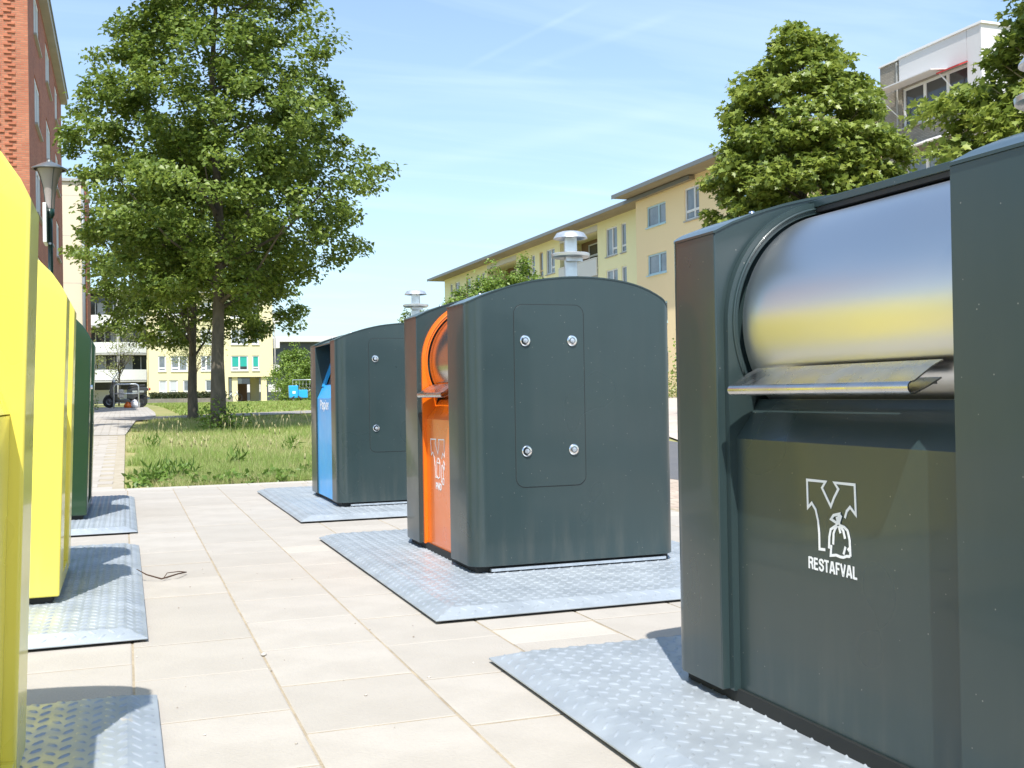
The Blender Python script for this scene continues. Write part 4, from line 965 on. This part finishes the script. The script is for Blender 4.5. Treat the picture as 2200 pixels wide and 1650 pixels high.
# conical maple between the buildings on the right
tree('conical maple with large leaves in front of the ochre building', (14.9, 21.1, T(21.1)),
     [(2.6, 2.3), (4.2, 2.5), (5.4, 2.35), (6.5, 2.1), (7.5, 1.65), (8.5, 1.0), (9.0, .55), (9.35, .15)],
     .16, 760, 74, .145, MAPLE, M_maple, 31, cluster=.36, flat=.42, limbs=60, shell=.5, uneven=.10, name='maple_tree')
tree('loose maple with pale branches at the right edge', (14.75, 13.02, T(12.9)),
     [(2.9, 1.5), (3.4, 2.3), (4.2, 2.2), (5.0, 1.7), (5.6, 1.45), (6.2, 1.35), (6.8, 1.2), (8.0, 1.0), (9.2, .8), (9.8, .4)],
     .15, 430, 60, .15, MAPLE, M_maple, 47, cluster=.36, flat=.55, limbs=110, shell=.25, uneven=.3, name='maple_tree', bark=M_branch,
     extra=[(-1.82, 1.69, 5.51), (-1.35, 2.22, 5.68), (-2.02, 1.18, 5.47), (-1.16, 2.15, 5.78), (-1.62, 1.3, 5.66), (-1.5, 1.44, 5.7), (-0.83, 1.84, 5.94), (-1.29, 1.34, 5.77), (-0.95, 1.44, 5.47), (-1.54, 0.82, 5.27), (-1.07, 1.81, 5.39), (-1.31, 1.55, 5.31), (-1.01, 1.11, 5.85), (-0.49, 1.65, 6.04), (-0.96, 1.05, 6.31), (-0.79, 1.22, 6.37), (-0.94, 0.76, 6.49), (-0.62, 1.08, 6.62), (-0.64, 0.76, 6.79), (-0.57, 0.83, 6.82), (-0.31, 1.53, 5.78), (-0.85, 0.98, 5.59), (-1.0, 1.36, 4.97), (-0.44, 1.95, 5.14), (-0.92, 2.09, 5.1), (-1.18, 1.81, 5.02), (-0.32, 1.19, 6.33), (-0.63, 0.88, 6.21), (-0.7, 0.73, 5.7), (0.26, 1.67, 6.02), (-0.73, 1.31, 5.33), (-1.19, 0.84, 5.19), (-0.31, 1.33, 5.33), (-0.13, 1.51, 5.38), (-1.08, 1.59, 4.94), (-0.74, 1.96, 5.04), (-2.11, 1.05, 4.72), (-1.58, 1.64, 4.88), (-0.29, 1.04, 7.23), (-0.76, 0.58, 7.03), (-0.43, 1.39, 6.18), (-0.18, 1.64, 6.27), (-0.57, 1.38, 5.08), (-0.96, 0.99, 4.97), (-0.66, 1.8, 5.74), (-1.03, 1.41, 5.61), (-0.29, 1.14, 5.44), (-0.0, 1.42, 5.53)])
for (x, y, h, r, lb, sd) in ((19.4, 56.7, 7.6, 2.0, 'bright green pointed tree before the yellow block, left of a pair', 3), (21.1, 56.1, 7.95, 1.75, 'bright green pointed tree before the yellow block, right of a pair', 5)):
    tree(lb, (x, y, T(y)), [(1.0, r), (3.5, r * 1.15), (5.2, r), (6.4, r * .7), (h - .5, r * .3), (h, .08)], .13, 330, 70, .17, LEAF, M_lime, sd, cluster=.42, flat=1.2, limbs=20, group='bright green trees before the yellow block')
tree('lower bright green bush tree left of the pointed pair', (17.9, 57.4, T(57)), [(.6, 1.5), (2.5, 1.8), (4.8, 1.5), (6.2, .6)], .12, 180, 70, .17, LEAF, M_lime, 8, cluster=.42, flat=1.0, limbs=15)
tree('dark round tree peeking out behind the far blue container', (24.3, 92.3, T(92)), [(2, 2.0), (4, 2.6), (6, 2.3), (7.6, 1.2), (8.2, .3)], .2, 150, 40, .26, LEAF, M_leaf, 9, cluster=.6, limbs=15)
tree('light green tree before the low white-edged building', (14.3, 95.9, T(95)), [(1.0, 1.7), (2.2, 2.3), (3.4, 1.9), (4.3, 1.1), (5.1, .4)], .12, 150, 60, .2, LEAF, M_lime, 12, cluster=.5, limbs=20)
tree('darker tree behind the blue bin by the wire fence', (17.2, 99, T(99)), [(.8, 1.8), (2.2, 2.4), (3.4, 1.9), (4.6, .6)], .12, 120, 55, .22, LEAF, M_leaf, 13, cluster=.5, limbs=15)
def bush(label, base, r, h, n, ls, m, seed, shape=LEAF, name='bush', cat='bush', group=None, stems=7):
    rg = np.random.default_rng(seed); t = thing(name, label, cat, base, 0, group)
    P = rg.normal(size=(n, 3)); P /= np.linalg.norm(P, axis=1, keepdims=True); P *= rg.uniform(0, 1, (n, 1)) ** .4
    a = np.arctan2(P[:, 1], P[:, 0]); P *= (1 + .2 * np.sin(3 * a + seed) + .12 * np.sin(7 * a + P[:, 2] * 5))[:, None]
    P[:, 2] = np.abs(P[:, 2]); P *= np.array([r, r, h]); leaves('foliage', P, ls, shape, m, t, rg=rg)
    b = MB()
    for i in range(stems):
        q = P[i]; b.tube([(0, 0, -.05), (q[0] * .4, q[1] * .4, q[2] * .5), tuple(q)], [.02, .012, .005], 5)
    b.build('stem', M_bark, t); return t
bush('weedy shoots round the foot of the large tree', (1.82, 22.6, T(22.6)), .55, .62, 700, .075, M_lime, 2, stems=14)
bush('yellow green shrub left of the parked scooter', (-1.75, 46.5, T(46.5)), .7, 1.15, 1300, .10, M_lime, 3)
bush('tall feathery green shrub on the rough ground behind the flats', (13.2, 93, T(93)), 1.5, 3.0, 1600, .2, M_lime, 4)
bush('low light shrub on the rough ground right of the blue bin', (15.4, 92, T(92)), 2.2, 1.1, 1300, .18, M_lime, 5)
bush('leafy shrub behind the wooden palisade at the street', (28.0, 48.2, T(48)), 1.7, 4.2, 2400, .19, M_lime, 6)
bush('bright yellow green hedge behind the wooden palisade', (27.0, 46.6, T(46)), 1.9, 1.7, 2600, .14, M_pale, 7)
bush('shrub with sparse shoots before the ochre wall', (27.2, 44.0, T(44)), 1.6, 2.6, 1500, .15, M_lime, 8)
def sparse(label, base, h, seed, n, m):
    rg = np.random.default_rng(seed); t = thing('young_tree', label, 'tree', base)
    b = MB(); b.tube([(0, 0, 0), (.05, 0, h * .4), (0, .05, h * .55)], [.05, .035, .03], 6); P = []
    for i in range(22):
        a = rg.uniform(0, 6.28); r = rg.uniform(.5, 1.6) * h / 5; z = h * rg.uniform(.45, 1.0); e = np.array([r * math.cos(a), r * math.sin(a), z])
        b.tube([(0, .02, h * rg.uniform(.3, .5)), tuple(e * .6 + np.array([0, 0, h * .16])), tuple(e)], [.022, .014, .006], 4)
        P.append(e + rg.normal(size=(n, 3)) * np.array([.28, .28, .2]) * h / 5)
    b.build('trunk', M_bark, t); leaves('crown', np.vstack(P), .10, LEAF, m, t, rg=rg)
sparse('thin young tree with few leaves before the curved balconies', (-.3, 62, T(62)), 4.2, 3, 60, M_pale)
sparse('thin pale leaved young tree before the far yellow wall', (4.2, 70, T(70)), 5.2, 5, 150, M_pale)

# hedge and low retaining wall before the far flats
M_hedge = leafmat('dark_hedge_leaf', (0.10, 0.10, 0.03), (0.05, 0.065, 0.02))
M_wallc = mat('stained_concrete', (0.25, 0.225, 0.19), rough=.9, var=.5, vscale=2)
def hedge():
    t = thing('hedge', 'dark clipped hedge on the low retaining wall before the far flats', 'hedge', (4.9, 92, T(92)))
    rg = np.random.default_rng(1); P = rg.uniform(size=(5000, 3)) * np.array([6.0, 1.2, .62]) - np.array([3.0, .6, -.25]); leaves('foliage', P, .14, LEAF, M_hedge, t, rg=rg)
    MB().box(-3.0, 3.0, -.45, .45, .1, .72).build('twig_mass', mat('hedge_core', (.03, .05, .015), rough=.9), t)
    w = thing('retaining_wall', 'low grey concrete retaining wall under the hedge', 'wall', (5.0, 91.2, T(91)))
    for i in range(12): MB().box(-3.3 + i * .56, -2.75 + i * .56, 0, .3, -.1, .36).build('wall_panel', M_wallc, w)
hedge()

# wooden palisade by the street
def palisade():
    t = thing('palisade', 'low fence of grey weathered wooden posts beyond the street', 'fence', (25.6, 44.5, 0)); m = mat('weathered_wood', (0.26, 0.23, 0.2), rough=.9, var=.5, vscale=6, rnd=.5, col2=(.15, .12, .1))
    b = MB(); b.lathe([(.001, .78), (.07, .775), (.075, .74), (.075, -.1)], n=8); me = b.mesh('fence_post', m)
    r = random.Random(2)
    for i in range(46): link('fence_post', me, t, (.04 * r.random() + i * .03, -3.0 + i * .158, T(44) + r.uniform(-.03, .03)))
palisade()

# ---------------------------------------------------------------- grass
M_grass = mat('grass_blade', (0.23, 0.37, 0.06), rough=0.6, island=0.8, col2=(0.40, 0.40, 0.15), trans=.3)
M_dry = mat('dry_grass', (0.62, 0.54, 0.30), rough=0.8, island=0.8, col2=(0.40, 0.36, 0.15), trans=.2)
M_weed = leafmat('weed_leaf', (0.23, 0.34, 0.06), (0.11, 0.2, 0.035))
def wavy(x, y): return np.sin(x * .9 + 1.3 * np.sin(y * .5)) * .5 + np.sin(y * .8 + x * .35 + 2) * .4 + np.sin(x * 2.7 + y * 1.9) * .25 + np.sin(x * 5.1 - y * 3.3) * .15
def blades(name, n, fx, hmin, hmax, w, m, seed, label):
    rg = np.random.default_rng(seed); P = fx(rg, n); n = len(P); a = rg.uniform(0, 6.28, n); h = rg.uniform(hmin, hmax, n) * (1 + .35 * wavy(P[:, 0], P[:, 1]))
    z = np.interp(P[:, 1], TY, TZ) - .03; c, s = np.cos(a), np.sin(a); b = rg.uniform(.15, .8, n) * h; a2 = rg.uniform(0, 6.28, n)
    dist = np.hypot(P[:, 0], P[:, 1]); ww = w * np.maximum(1, dist / 16)
    V = np.empty((n, 3, 3)); V[:, 0] = np.stack([P[:, 0] - c * ww / 2, P[:, 1] - s * ww / 2, z], 1); V[:, 1] = np.stack([P[:, 0] + c * ww / 2, P[:, 1] + s * ww / 2, z], 1)
    V[:, 2] = np.stack([P[:, 0] + np.cos(a2) * b, P[:, 1] + np.sin(a2) * b, z + h], 1)
    me = bpy.data.meshes.new(name); me.vertices.add(3 * n); me.vertices.foreach_set('co', V.ravel()); me.loops.add(3 * n); me.loops.foreach_set('vertex_index', np.arange(3 * n))
    me.polygons.add(n); me.polygons.foreach_set('loop_start', np.arange(0, 3 * n, 3)); me.polygons.foreach_set('loop_total', np.full(n, 3)); me.update(calc_edges=True); me.materials.append(m)
    o = bpy.data.objects.new(name, me); COL.objects.link(o); tag(o, label, 'grass', kind='stuff')
def lawn_pts(rg, n, y0=11.62, y1=32, thr=None, p=1.9):
    u = rg.uniform(0, 1, n); y = 1 / ((1 / y0 ** p) * (1 - u) + (1 / y1 ** p) * u) ** (1 / p)
    x = rg.uniform(-.02, 1, n); xl = np.where(y < 21.8, .02, .02 + (y - 21.8) * .06); x = xl + (x + .02) * (np.maximum(y * .28, 3) + .6 - xl)
    k = ~((y > 29 + x * .55) & (y < 31.6 + x * .6) & (x > -1)); edge = (x - xl) + .12 * np.sin(y * 3) + .1 * np.sin(y * 7.3) > .16; k &= edge
    if thr is not None: k &= (wavy(x, y) + rg.normal(0, .35, n)) * (1 if thr[1] else -1) > thr[0]
    return np.stack([x, y], 1)[k]
blades('lawn_grass', 150000, lambda r, n: lawn_pts(r, n, thr=(-.75, 1)), .05, .12, .007, M_grass, 1, 'sunlit green grass of the lawn beyond the tiles')
blades('dry_grass', 110000, lambda r, n: lawn_pts(r, n, y1=30, thr=(-.38, 0)), .04, .12, .006, M_dry, 2, 'straw coloured dry patches of grass in the lawn')
def far_pts(rg, n):
    y = rg.uniform(32, 88, n); x = rg.uniform(0, 1, n) * (y * .2 + 4) + 1.6; k = ~((y > 29 + x * .6 - 1) & (y < 33 + x * .75)) ; return np.stack([x, y], 1)[k]
blades('far_lawn_grass', 50000, far_pts, .05, .1, .02, M_grass, 3, 'mown grass of the far lawn before the flats')
def stalks():
    rg = np.random.default_rng(9); b = MB(); n = 90
    for i in range(n):
        y = rg.uniform(19.5, 23.5) if i < 60 else rg.uniform(12, 19); x = rg.uniform(.4, y * .22); z = T(y) - .03; h = rg.uniform(.22, .42); dx = rg.normal() * .06
        b.tube([(x, y, z), (x + dx, y, z + h)], [.003, .002], 3); b.tube([(x + dx, y, z + h - .07), (x + dx * 1.3, y, z + h)], [.011, .004], 4)
    tag(b.build('seed_heads', M_dry, None), 'pale seed heads standing above the lawn grass', 'grass', kind='stuff')
stalks()
def weeds():
    rg = np.random.default_rng(21); P = []
    for i in range(85):
        x = rg.uniform(0.05, 2.6); y = 11.66 + abs(rg.normal()) * .32 + (.25 * (math.sin(x * 4) + 1) if i % 3 else 0)
        r = rg.uniform(.05, .15); k = rg.integers(8, 18); a = rg.uniform(0, 6.28, k); q = np.stack([x + np.cos(a) * r * rg.uniform(.2, 1, k), y + np.sin(a) * r * rg.uniform(.2, 1, k), np.full(k, T(y) - .02) + rg.uniform(.01, .085, k)], 1); P.append(q)
    o = leaves('border_weeds', np.vstack(P), .075, LEAF, M_weed, None, up=.3, rg=rg); tag(o, 'broad leaved weeds along the front edge of the lawn', 'weeds', kind='stuff')
    P = []
    for i in range(7):
        x, y = [(.45, 12.6), (.62, 12.5), (.4, 17.5), (1.3, 14), (2.3, 16), (.3, 12.2), (2.2, 12.9)][i]; k = 46; a = rg.uniform(0, 6.28, k)
        P.append(np.stack([x + np.cos(a) * .16 * rg.uniform(0, 1, k), y + np.sin(a) * .16 * rg.uniform(0, 1, k), T(y) + rg.uniform(.0, .16, k)], 1))
    o = leaves('weed_tufts', np.vstack(P), .12, (np.array([(0, 0, 0), (-.1, .4, .05), (0, 1, -.1), (.1, .4, .05)]), LEAF[1]), M_weed, None, up=-.1, droop=-2.2, rg=rg); tag(o, 'darker tufts of coarse weeds in the lawn', 'weeds', kind='stuff')
weeds()

# ================================================================ street furniture and small things
def lamp():
    t = thing('street_lamp', 'dark green street lamp with a trumpet shaped glass head, beside the tree', 'street lamp', (-1.40, 24, T(24)))
    m = mat('lamp_post_green', (0.015, 0.05, 0.045), rough=.35, coat=.3)
    b = MB(); b.tube([(0, 0, -.1), (0, 0, 1.1), (0, 0, 1.15), (0, 0, 4.7)], [.075, .075, .055, .05], 12); b.build('pole', m, t)
    zt = 5.86 - T(24); g = mat('lamp_glass', (.5, .44, .42), rough=.15, trans=.3)
    b = MB(); b.lathe([(.001, zt + .02), (.04, zt + .01), (.06, zt - .03), (.18, zt - .08), (.345, zt - .17), (.35, zt - .19), (.30, zt - .19)], n=24); b.build('hood', mat('lamp_hood_grey', (.11, .12, .125), rough=.35, coat=.3), t, sharp=40)
    b = MB(); b.lathe([(.25, zt - .192), (.19, zt - .32), (.13, zt - .55), (.095, zt - .8), (.085, zt - 1.0)], n=20); b.build('glass_cone', g, t)
    b = MB()
    for k in range(4):
        a = k * math.pi / 2 + .4; b.tube([(math.cos(a) * r, math.sin(a) * r, z) for r, z in ((.26, zt - .19), (.195, zt - .32), (.135, zt - .55), (.1, zt - .8), (.09, zt - 1.0))], .008, 4)
    b.build('glass_rib', m, t); b = MB(); b.lathe([(.001, zt - 1.0), (.09, zt - 1.0), (.09, zt - 1.12), (.05, zt - 1.2)], n=14); b.build('collar', m, t)
    s = thing('sign_board', 'narrow white edged sign on the lamp post, seen from its edge', 'sign', (-1.47, 23.78, 4.5))
    MB().box(-.035, .035, -.32, .30, -.4, .40).build('board', M_winframe, s, bevel=.01); MB().box(.036, .045, -.28, .29, -.38, .38).build('back_plate', m, s)
    for z in (-.36, .34): MB().box(.036, .09, .15, .19, z - .02, z + .02).build('bracket', M_galv, s)
lamp()

M_scoot = mat('scooter_black_gloss', (0.028, 0.028, 0.032), rough=0.12, coat=1.0)
def scooter():
    t = thing('motor_scooter', 'black motor scooter parked behind the steel bicycle rack', 'scooter', (.02, 50.4, T(50.4)), R(180))
    # local: +x is the front of the scooter (appears to the left)
    for x in (-.66, .66):
        b = MB(); b.lathe([(.19, -.05), (.25, -.055), (.268, -.03), (.272, 0), (.268, .03), (.25, .055), (.19, .05)], (x, 0, .272), 22, 'y'); w = b.build('wheel', M_rubber, t); w.scale = (1, 1, 1)
        b = MB(); b.lathe([(.001, -.03), (.05, -.05), (.06, -.02), (.14, -.03), (.15, -.045), (.15, .045), (.14, .03), (.06, .02), (.05, .05), (.001, .03)], (x, 0, .272), 16, 'y'); b.build('rim', mat('dark_rim', (.12, .12, .13), rough=.3, metal=.8), w)
        b = MB(); b.lathe([(.15, -.03), (.2, -.04), (.2, .04), (.15, .03)], (x, 0, .272), 16, 'y'); b.build('inner_tyre', M_rubber, w)
    def hull(name, prof, y, m, bev=.03):
        b = MB(); b.prism(prof, -y, y, 'y'); return b.build(name, m, t, bevel=bev, seg=3)
    hull('rear_body', [(-1.0, .78), (-.9, .90), (-.45, .88), (-.10, .80), (-.06, .40), (-.30, .34), (-.55, .50), (-.8, .62)], .15, M_scoot)
    hull('foot_board', [(-.3, .2), (-.14, .40), (.34, .36), (.46, .24)], .17, M_scoot)
    hull('leg_shield', [(.28, .30), (.34, .95), (.38, 1.14), (.50, 1.12), (.66, .72), (.62, .50), (.44, .30)], .19, M_scoot)
    hull('seat', [(-.86, .91), (-.84, 1.02), (-.48, .99), (-.16, .93), (-.08, .84), (-.12, .80)], .14, mat('black_seat_vinyl', (.02, .02, .02), rough=.5))
    hull('front_fender', [(.42, .48), (.56, .60), (.78, .57), (.90, .42), (.86, .40), (.74, .52), (.58, .54), (.46, .44)], .07, M_scoot, .015)
    hull('rear_fender', [(-.98, .38), (-1.0, .42), (-.80, .62), (-.62, .60), (-.70, .54), (-.90, .44)], .07, M_scoot, .012)
    hull('engine', [(-.72, .22), (-.72, .36), (-.2, .42), (-.1, .3), (-.2, .2)], .10, M_rubber, .02)
    b = MB(); b.tube([(-.62, -.14, .24), (-.9, -.16, .34), (-1.02, -.16, .40)], [.05, .055, .05], 10); b.build('exhaust', M_galv, t)
    b = MB(); b.tube([(.64, 0, .27), (.50, 0, .70), (.42, 0, 1.02)], .03, 8); b.build('fork', M_galv, t)
    b = MB(); b.tube([(.32, -.34, 1.2), (.38, -.16, 1.2), (.42, 0, 1.17), (.38, .16, 1.2), (.32, .34, 1.2)], .022, 8); b.build('handlebar', M_scoot, t)
    b = MB(); b.lathe([(.001, .07), (.06, .05), (.085, 0), (.08, -.08), (.001, -.1)], (.48, 0, 1.14), 14, 'x'); b.build('headlight', M_chrome, t)
    b = MB(); b.prism([(.50, 1.2), (.26, 1.56), (.31, 1.56), (.55, 1.2)], -.16, .16, 'y'); b.build('windscreen', mat('clear_screen', (.7, .72, .72), rough=.1), t)
    for y in (-.2, .2):
        b = MB(); b.tube([(.36, y, 1.2), (.26, y * 1.5, 1.46)], .014, 5); b.tube([(.25, y * 1.5, 1.48), (.27, y * 1.5, 1.48)], .06, 10); b.build('mirror', M_chrome, t)
    MB().box(.05, .28, -.10, .10, .42, .80).build('carrier_bag', mat('pale_bag', (.6, .55, .5), rough=.7), t, bevel=.04)
    MB().box(-.78, -.3, -.156, -.150, .66, .74).build('side_trim', M_chrome, t, bevel=.01); MB().box(-.78, -.3, .150, .156, .66, .74).build('side_trim', M_chrome, t, bevel=.01)
    MB().box(-1.06, -1.0, -.06, .06, .74, .86).build('tail_light', mat('red_lens', (.5, .01, .01), rough=.2), t)
scooter()
def rack():
    t = thing('bicycle_rack', 'steel hoop bicycle rack with a cross bar in front of the scooter', 'bicycle rack', (.06, 48.8, T(48.8)))
    b = MB(); w = .5; h = 1.02; b.tube([(-w, 0, -.1), (-w, 0, h - .12), (-w + .035, 0, h - .035), (-w + .12, 0, h), (w - .12, 0, h), (w - .035, 0, h - .035), (w, 0, h - .12), (w, 0, -.1)], .032, 10); b.build('hoop', M_galvp, t)
    b = MB(); b.tube([(-w, 0, .62), (w, 0, .62)], .028, 8); b.build('cross_bar', M_galvp, t)
rack()
def bag():
    t = thing('plastic_bag', 'orange and white plastic bag on the ground under the scooter', 'bag', (.26, 49.3, T(49.3)))
    rg = np.random.default_rng(3)
    for nm, x, r, m in (('white_half', .16, .2, M_white), ('orange_half', -.14, .15, M_orange)):
        b = MB(); b.lathe([(.001, .34 * r / .2), (r * .5, .3 * r / .2), (r * .9, .2 * r / .2), (r, .08), (r * .9, 0), (.001, -.01)], (x, 0, 0), 12); o = b.build(nm, m, t)
        for v in o.data.vertices: v.co += Vector(rg.normal(size=3) * .018)
bag()
def bicycle():
    t = thing('bicycle', 'small silver bicycle parked under the raised corner of the far flats', 'bicycle', (9.75, 105, T(105)), R(20))
    for x in (-.52, .52):
        b = MB(); n = 20; b.tube([(x + .33 * math.cos(6.283 * k / n), 0, .34 + .33 * math.sin(6.283 * k / n)) for k in range(n + 1)], .03, 6, cap=False); w = b.build('wheel', M_rubber, t)
    b = MB()
    for p, q in (((-.52, .34), (-.1, .36)), ((-.1, .36), (-.28, .85)), ((-.28, .85), (.34, .8)), ((.34, .8), (-.1, .36)), ((.32, .95), (.52, .34)), ((-.28, .8), (-.52, .34))): b.tube([(p[0], 0, p[1]), (q[0], 0, q[1])], .028, 6)
    b.build('frame', M_galv, t); MB().box(-.42, -.18, -.07, .07, .9, .95).build('seat', M_rubber, t); b = MB(); b.tube([(.32, -.28, 1.02), (.32, .28, 1.02)], .02, 6); b.build('handlebar', M_galv, t)
bicycle()
def bluebin():
    t = thing('litter_bin', 'small blue bin with a lid near the wire fence behind the lawn', 'bin', (12.9, 88, T(88)))
    b = MB(); b.prism([(-.36, .25), (-.42, 1.25), (.34, 1.25), (.30, .25)], -.3, .3, 'y'); b.build('body', M_blue, t, bevel=.05); MB().box(.35, 1.1, -.2, .2, .25, .9).build('side_box', M_blue, t, bevel=.03)
    b = MB(); b.tube([(0, 0, -.1), (0, 0, .3)], .05, 6); b.build('post', M_galv, t)
    MB().box(-.14, .1, -.312, -.302, .6, .8).build('sticker', M_white, t)
bluebin()
def wirefence():
    t = thing('mesh_fence', 'temporary wire mesh fence across the rough ground beyond the lawn', 'fence', (13.2, 90.5, T(90)))
    for k in range(3):
        b = MB(); x = k * 3.4; b.tube([(x, 0, 0), (x, 0, 1.75), (x + 3.35, 0, 1.75), (x + 3.35, 0, 0)], .035, 6); b.build('panel_frame', M_galv, t)
        b = MB()
        for i in range(1, 12): b.tube([(x + i * .28, 0, .1), (x + i * .28, 0, 1.75)], .006, 3)
        for i in range(1, 6): b.tube([(x, 0, i * .28), (x + 3.35, 0, i * .28)], .006, 3)
        b.build('mesh', M_galv, t)
wirefence()
for k, (x, y, lb, rz) in enumerate(((11.9, 82, 'black bird standing on the far lawn, farther of two', .4), (11.3, 74, 'black bird on the far lawn, nearer of two', 2.4))):
    t = thing('crow', lb, 'bird', (x, y, T(y)), rz, 'black birds on the far lawn')
    b = MB(); b.tube([(-.2, 0, .16), (-.1, 0, .2), (.02, 0, .24), (.1, 0, .30), (.15, 0, .36), (.19, 0, .36), (.24, 0, .345)], [.02, .07, .09, .065, .045, .035, .008], 8); b.build('body', M_rubber, t)
    for yy in (-.03, .03): b = MB(); b.tube([(0, yy, .18), (.01, yy, 0)], .008, 4); b.build('leg', M_rubber, t)
def debris():
    b = MB(); m = mat('dry_twig', (.07, .04, .025), rough=.9)
    z = .012; b.tube([(.045, 5.72, .05), (.09, 5.62, .035), (.16, 5.60, z), (.24, 5.66, z + .01), (.285, 5.76, z), (.25, 5.80, z), (.19, 5.70, z + .012), (.17, 5.62, z)], [.002, .0035, .004, .0035, .003, .0025, .002, .002], 6)
    tag(b.build('twig', m), 'curled dry twig lying beside the second left tread plate', 'twig')
    rg = np.random.default_rng(8); b = MB(); spots = [(.445, 3.84, .011), (.9, 3.32, .006), (1.0, 3.9, .004), (.67, 3.2, .005)] + [(float(x), float(y), float(s)) for x, y, s in zip(rg.uniform(-.1, 1.1, 46), rg.uniform(2.4, 9, 46), rg.uniform(.0015, .004, 46))]
    for x, y, s in spots: b.lathe([(.001, s * .9), (s * .8, s * .5), (s, 0), (s * .5, -.001)], (x, y, 0), 7)
    tag(b.build('grit', mat('pale_grit', (.6, .56, .5), rough=.9, island=.9, col2=(.25, .2, .16)), None), 'scattered pale grit and pebbles on the concrete tiles', 'grit', kind='stuff')
    o = None
debris()
